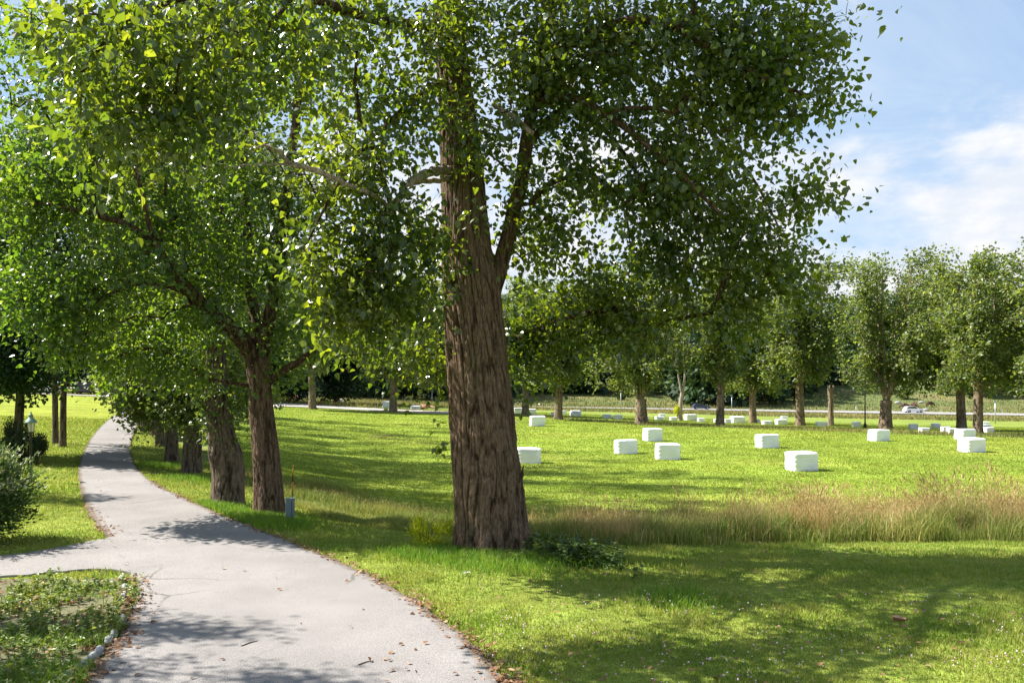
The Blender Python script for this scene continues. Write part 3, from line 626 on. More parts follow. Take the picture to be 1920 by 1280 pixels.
B = [  # foliage masses: pixel, pixel, depth, radii in metres, number of sprays
 (930, 60, 15, 1.7, 1.6, 1.3, 150), (860, 240, 14.7, 1.1, .8, .9, 44), (700, 120, 14.5, 1.5, 1.3, 1.2, 100), (640, 300, 13.4, 1.1, 1.0, .95, 76),
 (720, 420, 13.7, 1.1, 1.0, .85, 68), (640, 500, 13.5, .95, .9, .65, 65), (730, 580, 13.9, 1.05, .9, .65, 75), (640, 600, 13.7, .55, .6, .38, 24), (800, 500, 15.2, .6, .7, .9, 36), (690, 660, 15.2, .75, .6, .35, 30), (800, 660, 16.6, .5, .6, .5, 26),
 (1080, 60, 15.4, 1.9, 1.8, 1.2, 170), (1060, 260, 15.6, 1.3, 1.3, 1.0, 76), (1250, 120, 15.2, 1.7, 1.8, 1.4, 168), (1390, 60, 15.0, 1.3, 1.7, 1.2, 142), (1440, 190, 15.2, .7, 1.1, .7, 66), (1500, 60, 15, .55, .9, .9, 55),
 (1320, 260, 15.6, 1.35, 1.6, .95, 120), (1200, 370, 15.8, 1.5, 1.6, .8, 92), (1375, 390, 16.0, 1.15, 1.3, .68, 90), (1545, 362, 15.6, .42, .4, .13, 11), (1570, 185, 15.2, .5, .4, .13, 13), (1565, 40, 15, .25, .5, .5, 12), (1030, 420, 16.4, .9, 1.1, .9, 60), (1080, 540, 17.0, 1.3, 1.2, .7, 75), (1010, 620, 17.2, .8, .8, .6, 60), (1130, 620, 17.0, 1.2, .9, .55, 60),
 (1250, 500, 16.2, 1.1, 1.1, .55, 48), (1200, 620, 16.4, .45, .5, .7, 16), (1400, 500, 16.2, 1.1, 1.0, .5, 50), (1480, 470, 16, .6, .7, .5, 22), (1500, 380, 15.8, .45, .6, .3, 16), (1420, 590, 16.2, .35, .4, .55, 18), (1540, 545, 16.0, .3, .3, .35, 9), (1290, 560, 16.0, .6, .5, .5, 20), (1130, 500, 16.2, .7, .6, .5, 24), (1480, 540, 16.2, .5, .4, .3, 12), (1000, 690, 17, .5, .5, .35, 16),
 (250, 60, 10.2, 1.4, .9, .5, 62), (330, 170, 10.8, 1.1, .7, .55, 48), (200, 190, 10.2, .6, .6, .5, 26), (170, 260, 10.2, .4, .4, .25, 10), (640, -50, 12.8, 1.0, .8, .5, 36), (450, 40, 11.2, 1.0, .8, .5, 45), (560, 130, 12, .8, .7, .6, 34), (300, 290, 10.8, .5, .4, .3, 9), (210, 350, 10.6, .35, .3, .2, 6), (430, 240, 11.8, .6, .5, .3, 11),  # mass above the top edge is added to dapple the left limb's shadow
 (60, 30, 9.2, .6, .5, .3, 12),
 (1000, -220, 15.5, 3.6, 3.0, 1.9, 200), (1300, -180, 15.2, 2.4, 2.4, 1.7, 140), (700, -260, 15, 2.6, 2.4, 1.9, 40), (850, -520, 15.8, 3.2, 3.0, 2.2, 120), (1150, -480, 15.8, 2.6, 2.6, 2.0, 110), (500, -250, 13.5, 1.8, 1.6, 1.3, 8)]
A = blob_pts([(L(a, b, c), (r1, r2, r3), n) for a, b, c, r1, r2, r3, n in B], rng)
big = make_tree('poplar_tree', 'huge old poplar with thick furrowed brown trunk, nearest tree in the foreground', 'tree', (TP[0][0], D, -.1), limbs, A, M['bark'], M['leaf_main'], rng, trunk=big_trunk, K=21, size=.110, spread=.33, tip=.0034, droop=.7, hang=.5)
def solid(name, rows, mat, parent, sides=10, label=None, jitter=.012):
    P, R = PL(rows); Q, r = resample(P, R, .08); rg = np.random.default_rng(int(rows[0][0])); Q[1:-1] += rg.normal(0, jitter, (len(Q) - 2, 3)); mb = MB(); mb.tube(Q, r * rg.uniform(.85, 1.15, len(r)), sides)
    off = np.array(parent.location) if parent is not None else 0; mb.V = [v - off for v in mb.V]
    return mb.build(name, mat, parent, True, label=label)
solid('dead_branch', [(845, 318, 15.8, .075), (810, 322, 15.0, .08), (780, 335, 14.5, .07), (755, 355, 14.2, .06), (742, 385, 14.0, .05), (715, 410, 13.9, .035), (690, 420, 13.8, .02)], M['deadwood'], big, label='bleached broken branch leaving the trunk to the left')
solid('dead_branch', [(842, 335, 15.7, .05), (800, 340, 15.4, .045), (775, 345, 15.3, .03)], M['deadwood'], big, label='short broken stub under the bleached branch')
solid('dead_branch', [(760, 400, 14.6, .03), (715, 378, 13.6, .034), (685, 358, 12.9, .036), (640, 342, 12.5, .036), (600, 322, 12.2, .036), (570, 312, 12.1, .036), (545, 311, 12.0, .032), (530, 290, 12.0, .03), (512, 276, 12.0, .028), (490, 270, 12.0, .02), (470, 283, 11.9, .008)], M['deadwood'], big, label='long crooked pale dead branch reaching left over the lane')
solid('dead_branch', [(548, 311, 12.0, .018), (500, 306, 11.9, .013), (450, 310, 11.8, .01), (410, 315, 11.7, .006)], M['deadwood'], big, 6, label='thin dark dead twig pointing left')
solid('dead_branch', [(925, 195, 15.2, .04), (950, 212, 15.0, .045), (975, 230, 14.9, .05), (1000, 250, 14.8, .045)], M['deadwood'], big, label='grey broken stub in the right part of the crown')
solid('bark_spur', [(970, 925, 15.75, .05), (976, 900, 15.75, .04), (979, 885, 15.75, .022), (982, 872, 15.75, .008)], M['bark'], big, 7, label='splintered upright bark spur low on the right side')
solid('bark_spur', [(972, 905, 15.7, .03), (974, 880, 15.7, .018), (975, 868, 15.7, .006)], M['bark'], big, 7)
# leafy sprouts on the trunk
def sprout(parent, px, py, d, n, s, spread, seed, mat, label):
    rg = np.random.default_rng(seed); c = L(px, py, d); T = norm(rg.normal(0, .5, (n, 3)) + [-.3, 0, -.9]); P = c + rg.normal(0, spread, (n, 3)); V, Q = leaf_mesh(P, T, norm(rg.normal(0, .6, (n, 3)) + [0, -.3, .7]), s * rg.uniform(.7, 1.2, n))
    mb = MB(); mb.add(V - np.array(parent.location), Q)
    for p in P[::2]: mb.tube(np.array([c + [.15, 0, .05], (c + p) / 2 + [0, 0, .03], p]) - np.array(parent.location), [.005, .004, .002], 4)
    mb.build('leafy_sprout', mat, parent, label=label)
sprout(big, 826, 836, 15.9, 12, .13, .09, 1, M['leaf_main'], 'small leafy sprout low on the left of the trunk')
sprout(big, 822, 798, 16.1, 6, .10, .06, 2, M['leaf_main'], 'tiny pale sprout left of the trunk')
sprout(big, 885, 400, 15.2, 16, .12, .14, 3, M['leaf_main'], 'leaf spray in front of the trunk below the fork')
sprout(big, 870, 505, 15.3, 22, .12, .14, 4, M['leaf_main'], 'hanging leaf spray in front of the trunk at the fork')

# ---- trees of the lane row
rng = np.random.default_rng(202)
TPa, TRa = PX([(478, 534, 966), (478, 532, 955), (477, 528, 900), (474, 522, 840), (469, 514, 780), (466, 508, 720), (461, 507, 680), (458, 500, 655)], 20.0)
ta = bark_trunk(TPa, TRa, 160, .04, .036, 30, 8, .10, .4, 4, burls=[(.72, 1.9, .02, .07)])
limbs = [(TPa, TRa * .85),
    PL([(475, 665, 20, .22), (455, 635, 19.8, .19), (425, 602, 19.5, .16), (390, 578, 19.1, .14), (362, 556, 18.8, .125), (330, 520, 18.4, .11), (300, 470, 18.0, .09), (270, 430, 17.8, .075), (210, 405, 17.5, .055), (140, 395, 17.3, .035), (60, 380, 17.2, .02)]),
    PL([(355, 552, 18.8, .07), (320, 530, 18.5, .06), (290, 520, 18.2, .05), (250, 522, 18.0, .04), (210, 545, 17.8, .028), (160, 575, 17.6, .016)]),
    PL([(290, 455, 17.9, .05), (270, 380, 17.5, .045), (250, 280, 17.2, .035), (220, 170, 17, .025), (190, 60, 17, .015)]),
    PL([(482, 668, 20, .15), (478, 610, 20.3, .13), (470, 520, 20.6, .12), (462, 400, 20.8, .11), (450, 250, 21, .10), (440, 60, 21, .08), (430, -200, 21, .05)]),
    PL([(492, 668, 20, .17), (502, 615, 19.9, .15), (512, 550, 19.8, .13), (525, 460, 19.6, .12), (542, 340, 19.5, .105), (560, 180, 19.5, .09), (575, 0, 19.5, .07), (590, -240, 19.5, .04)]),
    PL([(508, 712, 20, .10), (530, 695, 19.8, .085), (560, 680, 19.6, .075), (585, 662, 19.4, .06), (600, 640, 19.3, .045), (625, 600, 19.2, .03)])]
B = [(60, 120, 18.6, 1.6, 1.5, 1.6, 110), (170, 330, 18.2, 1.5, 1.3, 1.3, 130), (50, 350, 17.6, 1.2, 1.2, 1.4, 110), (30, 540, 18.0, 1.0, 1.1, 1.0, 85), (150, 560, 17.8, 1.3, 1.2, .8, 100), (260, 620, 19.4, 1.4, 1.2, .75, 95), (120, 660, 18.2, .9, .8, .4, 45), (240, 700, 19.2, 1.1, .8, .35, 45),
 (330, 420, 19.4, 1.3, 1.3, 1.1, 100), (420, 480, 19.6, 1.3, 1.3, 1.0, 95), (400, 330, 19.4, 1.4, 1.5, 1.1, 95), (520, 480, 19.6, 1.0, 1.3, 1.0, 75), (560, 620, 20.0, .8, 1.0, .7, 60), (570, 360, 19.8, 1.1, 1.4, 1.2, 80), (260, 180, 18.6, 1.6, 1.5, 1.3, 110), (420, 130, 20, 1.6, 1.6, 1.3, 100), (560, 120, 19.8, 1.4, 1.5, 1.3, 80), (370, 600, 20.2, .9, .9, .5, 35),
 (560, 700, 20.6, .5, .7, .25, 16), (300, 500, 17.3, .8, .6, .5, 20), (400, 610, 18.4, .6, .6, .4, 14), (200, 470, 17.2, .8, .6, .5, 20), (340, 700, 19.0, .7, .7, .35, 22), (300, -150, 19.5, 3.4, 2.6, 1.8, 30), (520, -200, 20, 2.5, 2.4, 1.8, 14), (80, -80, 19, 2.2, 2.0, 1.2, 40)]
A = blob_pts([(L(a, b, c), (r1, r2, r3), n) for a, b, c, r1, r2, r3, n in B], rng)
make_tree('poplar_tree', 'spreading poplar beside the grey utility box, forked with a long limb over the lane', 'tree', TPa[1], limbs, A, M['bark'], M['leaf_row'], rng, trunk=ta, K=23, size=.10, spread=.35, tip=.0038, droop=.45, group='poplars lining the right side of the lane')

rng = np.random.default_rng(303)
TPb, TRb = PX([(399, 458, 948), (399, 457, 938), (400, 455, 890), (396, 452, 850), (391, 440, 815), (388, 428, 780), (386, 424, 720), (388, 424, 650), (390, 423, 560), (393, 424, 450), (392, 420, 380)], 21.4)
tb = bark_trunk(TPb, TRb, 160, .04, .045, 28, 12, .08, .4, 3, burls=[(.15, 1.3, .09, .25), (.55, .9, .05, .4), (.22, .3, .04, .5)])
limbs = [(TPb, TRb * .85),
    PL([(405, 390, 21.4, .17), (385, 280, 21.4, .17), (365, 215, 21.3, .15), (340, 130, 21.2, .12), (320, 20, 21.2, .09), (300, -150, 21.2, .05)]),
    PL([(362, 232, 21.3, .12), (342, 205, 21.2, .11), (318, 160, 21.1, .10), (295, 110, 21.0, .08), (270, 20, 21, .05)]),
    PL([(408, 400, 21.4, .13), (412, 280, 21.6, .12), (400, 120, 21.8, .10), (395, -60, 21.8, .07), (400, -260, 22, .04)])]
B = [(400, 740, 21.2, .5, .6, .5, 26), (420, 640, 22, .8, .8, .8, 42), (340, 670, 22, 1.0, .8, .6, 50), (330, 540, 22, 1.2, 1.2, 1.0, 60), (440, 440, 22.5, 1.4, 1.2, 1.2, 60), (300, 330, 22, 1.6, 1.4, 1.4, 80), (450, 250, 22.5, 1.5, 1.3, 1.4, 80), (300, 100, 22, 1.8, 1.5, 1.6, 90), (420, 40, 22.5, 1.8, 1.6, 1.5, 90), (400, 800, 21.3, .3, .35, .4, 14), (455, 720, 21.8, .3, .35, .8, 18), (360, -180, 22, 2.6, 2.2, 1.6, 26)]
A = blob_pts([(L(a, b, c), (r1, r2, r3), n) for a, b, c, r1, r2, r3, n in B], rng)
make_tree('poplar_tree', 'gnarled grey poplar with a burl and hollow, just left of the forked spreading poplar', 'tree', TPb[1], limbs, A, M['bark_grey'], M['leaf_olive'], rng, trunk=tb, K=23, size=.098, spread=.34, tip=.0038, droop=.6, group='poplars lining the right side of the lane')

# ---- generic trees built around the origin
def poplar(seed, h, wid, stems, fork, K=22, size=.2, n=600, leaf=None, bark=None, trunk_r=.5, low=.18, top=1.0, spread=.5, name='poplar_tree', label='', cat='tree', loc=(0, 0, 0), group=None, lean=0.0, drop=None, slim=False):
    rg = np.random.default_rng(seed); limbs = []; P = np.array([[0, 0, -.25], [.02, 0, .4], [.05 + lean * .3, .02, fork * .6], [.08 + lean, .05, fork]])
    limbs.append((P, np.array([1.25, 1.0, .86, .84]) * trunk_r)); ends = []
    for k in range(stems):
        a = 2 * math.pi * (k + rg.uniform(-.25, .25)) / stems; e = rg.uniform(.20, .80) * wid * (.5 if drop or not slim else .42); hh = h * rg.uniform(.80, .97); r0 = trunk_r * rg.uniform(.38, .55) * (4 / stems) ** .5
        c = np.array([math.cos(a), math.sin(a), 0]); b = P[-1] - [0, 0, rg.uniform(.1, .5)]
        pts = [b, b + c * e * .22 + [0, 0, (hh - fork) * .12], b + c * e * .5 + [0, 0, (hh - fork) * .35], b + c * e * .8 + [0, 0, (hh - fork) * .65], b + c * e + [0, 0, hh - fork]]
        pts = [q + rg.normal(0, .05, 3) * (i > 0) * 2 for i, q in enumerate(pts)]
        limbs.append((np.array(pts), np.array([r0, r0 * .85, r0 * .62, r0 * .36, .03]))); ends.append(pts)
    bl = []
    for pts in ends:
        for f in ((2, 3, 3, 4) if slim else (1, 2, 3, 4)):
            q = pts[f]; out_ = norm(np.array([q[0], q[1], 0]) + rg.normal(0, .3, 3) * [1, 1, 0])
            for _ in range(2):
                c = q + out_ * wid * rg.uniform(.02, .24) + [rg.normal(0, .06 * wid), rg.normal(0, .06 * wid), rg.uniform(-.09, .02) * h]
                sw, sh = (.12, .13) if slim else (.17, .085); bl.append((c, (wid * sw * rg.uniform(.7, 1.2), wid * sw * rg.uniform(.7, 1.2), h * sh * rg.uniform(.8, 1.4)), int(n / (stems * 8))))
    for _ in range(6 if slim else 9):
        a = rg.uniform(0, 6.28); r = wid * rg.uniform(.2, .42); c = np.array([math.cos(a) * r, math.sin(a) * r, h * rg.uniform(low + .05, .5)]); bl.append((c, (wid * .11, wid * .11, h * .06), int(n * (.018 if slim else .025))))
    A = blob_pts(bl, rg); A = A[A[:, 2] > low * h]
    if drop: A = np.vstack([A, blob_pts([(np.array([math.cos(a_) * r_, math.sin(a_) * r_, z_]), (q_, q_, q_ * .7), int(n * .05)) for a_, r_, z_, q_ in drop], rg)])
    tr = bark_trunk(P, limbs[0][1], 64, .10, .045 * trunk_r / .5, 20, seed, .12, .5, 4)
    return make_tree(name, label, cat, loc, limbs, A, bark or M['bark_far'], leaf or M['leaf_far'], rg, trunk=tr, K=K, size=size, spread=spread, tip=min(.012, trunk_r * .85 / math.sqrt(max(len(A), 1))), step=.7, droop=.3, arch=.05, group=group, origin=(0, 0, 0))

GR = 'poplars lining the right side of the lane'
laneC = poplar(11, 25, 9, 5, 4.2, 22, .125, 1050, M['leaf_olive'], M['bark_grey'], .29, .14, spread=.42, group=GR, label='third poplar back along the lane, with a dark hollow splitting its trunk', loc=hit(359, 886),
               drop=[(3.6, 2.0, 2.6, .9), (2.9, 2.4, 3.0, .9), (4.6, 1.6, 2.5, .8), (5.4, 1.6, 2.8, .8), (4.0, 1.2, 3.4, .9), (3.2, 1.8, 2.2, .7), (5.0, 1.8, 2.2, .7), (.5, 2, 2.6, .8), (1.6, 2, 2.8, .8)])
for (px, py, rot, sc, lab) in [(322, 866, 2.2, .80, 'fourth poplar back along the lane, thick dark trunk under low hanging leaves'), (300, 838, 4.1, .70, 'fifth poplar back along the lane, dark trunk half hidden by the fourth'), (289, 818, 0.9, .62, 'farthest poplar of the lane row, where the lane bends away')]:
    copy_thing(laneC, hit(px, py), rot, (sc, sc, 1.0), lab)
for (x, y, rot, sc, lab) in [(-13.9, 43.0, 5.2, 1.0, 'added poplar hidden behind the gnarled grey poplar, its crown shading the field'), (-21.0, 50.5, 2.0, 1.0, 'sixth lane poplar, its trunk veiled by hanging leaves before the bend'), (-27.8, 66, 4.0, 1.0, 'poplar beyond the bend of the lane, only its upper boughs showing'), (-33, 84, 1.0, 1.05, 'tall poplar near the far end of the lane beyond the bend'), (-24.5, 58, 1.5, .95, 'poplar mostly hidden behind the lane row, past the bend of the lane'), (-29, 74, 3.0, .9, 'last poplar of the lane row, hidden deep in foliage beyond the bend')]:  # the one behind the gnarled poplar is added to cast the field's shade band
    copy_thing(laneC, (x, y, float(gz(x, y))), rot, (sc, sc, 1.0), lab)
# hollow in the third trunk
# trees left of the lane
leftT = poplar(21, 15, 6.5, 4, 5.0, 24, .13, 620, M['leaf_olive'], M['bark_grey'], .135, .36, spread=.42, group='trees on the left lawn', label='slim dark trunk of the right-hand of two close trees on the left lawn', loc=hit(117, 838))
copy_thing(leftT, hit(104, 832), 2.4, .95, 'dark trunk of the left-hand of two close trees on the left lawn')
mp = poplar(31, 13, 7.5, 5, 2.8, 26, .15, 800, M['leaf_maple'], M['bark_grey'], .17, .2, spread=.45, name='broadleaf_tree', label='dark leaved tree at the left edge behind the lantern, grey trunk', loc=hit(33, 856), group='trees on the left lawn', drop=[(3.6, 1.6, 3.4, 1.0), (4.6, 1.7, 3.2, .9), (5.0, 2.6, 3.4, .8), (3.0, 3, 3.2, 1.0)])
copy_thing(mp, (-20.5, 22.5, 0), 1.3, .8, 'dark leaved tree left of the lane outside the view, its branches shading the lane')
copy_thing(leftT, (-10.4, 10.4, 0), 3.3, .62, 'slim tree beside the side lane outside the view, shading the bottom of the lane')

# ---- far row of poplars across the field
GF = 'poplar row across the field'
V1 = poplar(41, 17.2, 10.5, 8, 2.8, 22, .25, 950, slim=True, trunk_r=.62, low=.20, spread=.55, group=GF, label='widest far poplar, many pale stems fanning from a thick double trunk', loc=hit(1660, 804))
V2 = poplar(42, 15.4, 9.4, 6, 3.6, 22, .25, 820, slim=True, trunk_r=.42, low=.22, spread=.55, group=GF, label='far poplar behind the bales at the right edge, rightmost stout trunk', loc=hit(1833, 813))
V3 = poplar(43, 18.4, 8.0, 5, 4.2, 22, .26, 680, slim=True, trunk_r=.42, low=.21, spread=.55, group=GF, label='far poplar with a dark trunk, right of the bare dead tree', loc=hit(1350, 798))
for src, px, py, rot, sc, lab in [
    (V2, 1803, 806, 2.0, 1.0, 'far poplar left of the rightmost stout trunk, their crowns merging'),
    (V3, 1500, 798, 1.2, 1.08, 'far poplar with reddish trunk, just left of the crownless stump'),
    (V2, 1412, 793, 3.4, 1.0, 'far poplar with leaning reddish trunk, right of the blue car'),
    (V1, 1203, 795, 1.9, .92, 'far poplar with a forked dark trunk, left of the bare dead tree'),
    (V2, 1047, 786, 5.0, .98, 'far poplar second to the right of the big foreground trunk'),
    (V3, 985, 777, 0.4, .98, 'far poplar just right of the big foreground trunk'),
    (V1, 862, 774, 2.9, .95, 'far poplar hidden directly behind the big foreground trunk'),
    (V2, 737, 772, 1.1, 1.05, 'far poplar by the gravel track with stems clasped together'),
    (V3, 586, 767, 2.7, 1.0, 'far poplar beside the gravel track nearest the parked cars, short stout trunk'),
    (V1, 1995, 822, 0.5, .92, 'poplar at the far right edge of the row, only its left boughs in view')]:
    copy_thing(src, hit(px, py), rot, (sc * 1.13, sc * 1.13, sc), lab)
# second trunk leaning against the widest poplar
# dead tree
rng = np.random.default_rng(9)
b = hit(1275, 788); s = b[1] / F
def rel(px, py, dy=0.0): return np.array([(px - 1275) * s, dy, (788 - py) * s])
limbs = [(np.array([rel(1275, 792), rel(1276, 760), rel(1279, 735)]), np.array([.30, .26, .24])),
 (np.array([rel(1278, 738), rel(1272, 705), rel(1268, 672), rel(1255, 640), rel(1248, 628)]), np.array([.16, .11, .08, .05, .02])),
 (np.array([rel(1268, 672), rel(1270, 640), rel(1271, 615)]), np.array([.07, .04, .015])),
 (np.array([rel(1280, 738), rel(1285, 700), rel(1280, 660), rel(1284, 620), rel(1285, 580)]), np.array([.16, .12, .09, .06, .02])),
 (np.array([rel(1283, 690), rel(1290, 660), rel(1293, 630)]), np.array([.06, .04, .015])),
 (np.array([rel(1285, 640), rel(1291, 618), rel(1292, 600)]), np.array([.05, .03, .012])), (np.array([rel(1270, 690), rel(1258, 665), rel(1253, 650)]), np.array([.06, .03, .012]))]
A = blob_pts([(rel(1270, 640), (1.2, .8, 1.6), 16), (rel(1285, 620), (.6, .6, 1.6), 12)], rng)
dt = make_tree('dead_tree', 'bare dead pale-barked tree in the far row with a yellow-green creeper at its foot', 'tree', b, limbs, A, M['deadwood'], None, rng, origin=(0, 0, 0), bare=True, step=.5, tip=.014, group=GF)
def leaf_blob(name, c, r, n, s, mat, parent, seed, label=None, shell=.5, narrow=1.0, up=.4):
    rg = np.random.default_rng(seed); v = norm(rg.normal(size=(n, 3))); P = np.array(c) + v * (rg.random((n, 1)) ** shell) * np.array(r)
    V, Q = leaf_mesh(P, norm(v + rg.normal(0, .5, (n, 3)) + [0, 0, up]), norm(rg.normal(0, .7, (n, 3)) + [0, 0, .6]), s * rg.uniform(.6, 1.3, n), narrow)
    return link(name, mesh_np(name, V, [Q], mat), parent, label=label)
leaf_blob('creeper', rel(1269, 770), (.35, .35, .75), 260, .2, M['leaf_yellow'], dt, 4, 'yellow-green creeper on the lower trunk')
# pollarded stump
b = hit(1558, 798); st = thing('tree_stump', 'tall crownless pollard stump standing in the far row between two leafy poplars', 'tree', b, GF); h = (798 - 728) / F * b[1]
v, q, _r = bark_trunk(np.array([[0, 0, -.2], [0, 0, h * .3], [-.05, 0, h * .7], [-.02, 0, h]]), np.array([.36, .30, .29, .36]), 48, .1, .05, 16, 6, .1, .4, 3)
k = np.arange(48); top = len(v) - 48; v = np.vstack([v, [[0, 0, h - .05]]]); link('trunk', mesh_np('trunk', v, [q, np.c_[np.full(48, len(v) - 1), top + k, top + (k + 1) % 48]], M['bark_far'], True), st)
for a in (0.4, 2.2, 4.0):
    mb = MB(); mb.tube(np.array([[.2 * math.cos(a), .2 * math.sin(a), h - .4], [.35 * math.cos(a), .35 * math.sin(a), h + .15], [.4 * math.cos(a), .4 * math.sin(a), h + .35]]), [.12, .10, .09], 8); mb.build('branch_stub', M['bark_far'], st, True)

# ---- background trees: behind the parking and on the hill
gb = 'dark trees behind the parked cars'
bt = poplar(61, 17, 13, 6, 3.0, 26, .42, 700, M['leaf_dark'], M['bark_far'], .4, .08, spread=1.0, name='broadleaf_tree', label='dark broadleaf tree behind the white parked car', loc=(-66, 124, float(gz(-66, 124))), group=gb)
for k, (x, y, r, s_, lab) in enumerate([(-79, 120, 1, 1.0, 'dark broadleaf tree at the far left edge behind the parking'), (-55, 126, 2, 1.05, 'dark broadleaf tree behind the black parked car'), (-45, 128, 3, 1.0, 'dark broadleaf tree behind the grey boulder by the parking'), (-34, 134, 4, 1.05, 'dark broadleaf tree beyond the end of the lane'),
      (-72, 140, 5, 1.25, 'taller dark tree rising behind the parking, second rank at left'), (-50, 145, 2.5, 1.2, 'taller dark tree rising behind the parking, second rank in the middle'), (-92, 126, 0.3, 1.1, 'dark tree outside the view to the left of the parking'), (-30, 150, 1.4, 1.15, 'dark tree behind the lane row near the country road')]):
    copy_thing(bt, (x, y, float(gz(x, y))), r, s_, lab)

def forest():
    rg = np.random.default_rng(77); Vs, Qs, o = [], [], 0; TV, TQ, to = [], [], 0
    for k in range(620):
        px = rg.uniform(380, 2150); row = rg.random() ** 1.4
        d = np.interp(px, [380, 700, 900, 1000, 1250, 1300, 1480, 1530, 1760, 1810, 2150], [238, 226, 236, 262, 262, 226, 226, 268, 300, 252, 250]) + 170 * row
        x = (px - 960) / F * d; zb = float(gz(x, d)); h = rg.uniform(19, 30) * (.6 if row < .06 else 1); wd = h * rg.uniform(.26, .4); n = int(260 - 120 * row)
        con = rg.random() < .35; v = norm(rg.normal(size=(n, 3))); rr = rg.random((n, 1)) ** .35
        P = v * rr * [wd, wd, h * .5] + [x, d, zb + h * .54]
        if con: P[:, :2] = np.array([x, d]) + (P[:, :2] - [x, d]) * (1.15 - np.clip((P[:, 2:] - zb) / h, 0, 1)) * .8
        P += (vnoise(P[:, 0] * .35, P[:, 2] * .35, 2)[:, None] - .5) * 2.0
        lv, q = leaf_mesh(P, norm(v + rg.normal(0, .5, (n, 3))), norm(rg.normal(0, .6, (n, 3)) + [0, -.2, .6]), 1.7 * rg.uniform(.6, 1.3, n)); Vs.append(lv); Qs.append(q + o); o += len(lv)
    link('forest', mesh_np('forest', np.vstack(Vs), [np.vstack(Qs)], M['leaf_dark']), label='dark mixed forest covering the hillside beyond the country road', cat='forest', kind='stuff')
forest()
def bush(name, label, loc, r, n, s, mat, seed, group=None, stems=5, narrow=1.0, shell=.45, up=.5, cat='bush'):
    t = thing(name, label, cat, loc, group); rg = np.random.default_rng(seed); mb = MB()
    for k in range(stems):
        a = rg.uniform(0, 6.28); e = rg.uniform(.2, .7); mb.tube(np.array([[0, 0, -.05], [math.cos(a) * r[0] * e * .5, math.sin(a) * r[1] * e * .5, r[2] * .8], [math.cos(a) * r[0] * e, math.sin(a) * r[1] * e, r[2] * 1.5]]), [.03 * r[2], .02 * r[2], .006 * r[2]], 5)
    mb.build('stems', M['twig'], t, True)
    cl = max(6, n // 60); c = norm(rg.normal(size=(cl, 3))) * rg.uniform(.45, .95, (cl, 1)) * np.array(r) + [0, 0, r[2] * .95]
    i = rg.integers(0, cl, n); P = c[i] + rg.normal(0, .16, (n, 3)) * np.array(r); P[:, 2] = np.maximum(P[:, 2], .03)
    v = norm(P - [0, 0, r[2] * .6]); V, Q = leaf_mesh(P, norm(v + rg.normal(0, .45, (n, 3)) + [0, 0, up]), norm(rg.normal(0, .7, (n, 3)) + [0, 0, .6]), s * rg.uniform(.6, 1.3, n), narrow)
    link('foliage', mesh_np('foliage', V, [Q], mat), t); return t
gh = 'bushes on the far hillside'
for k, (px, py, r, lab) in enumerate([(700, 738, 4.2, 'rounded bush at the wood edge left of the second track-side poplar'), (655, 735, 3.2, 'low bush at the wood edge, leftmost of the hillside bushes'), (775, 742, 3.4, 'bush at the wood edge right of the second track-side poplar'), (815, 744, 3.4, 'bush at the wood edge beside the big trunk'), (1100, 728, 2.6, 'bush at the top of the meadow slope between two far trunks'), (1165, 750, 1.2, 'tiny bush alone on the meadow slope'), (1420, 752, 4.0, 'dense dark bush above the road right of the blue car'), (1455, 757, 4.0, 'dense dark bush above the road beside the crownless stump'), (1690, 748, 2.6, 'bush on the slope above the white car'), (1770, 740, 2.2, 'bush on the slope between the right-hand poplars')]):
    bush('bush', lab, hit(px, py), (r, r * .8, r * .62), 700, .55, M['leaf_meadow'], 500 + k, gh)

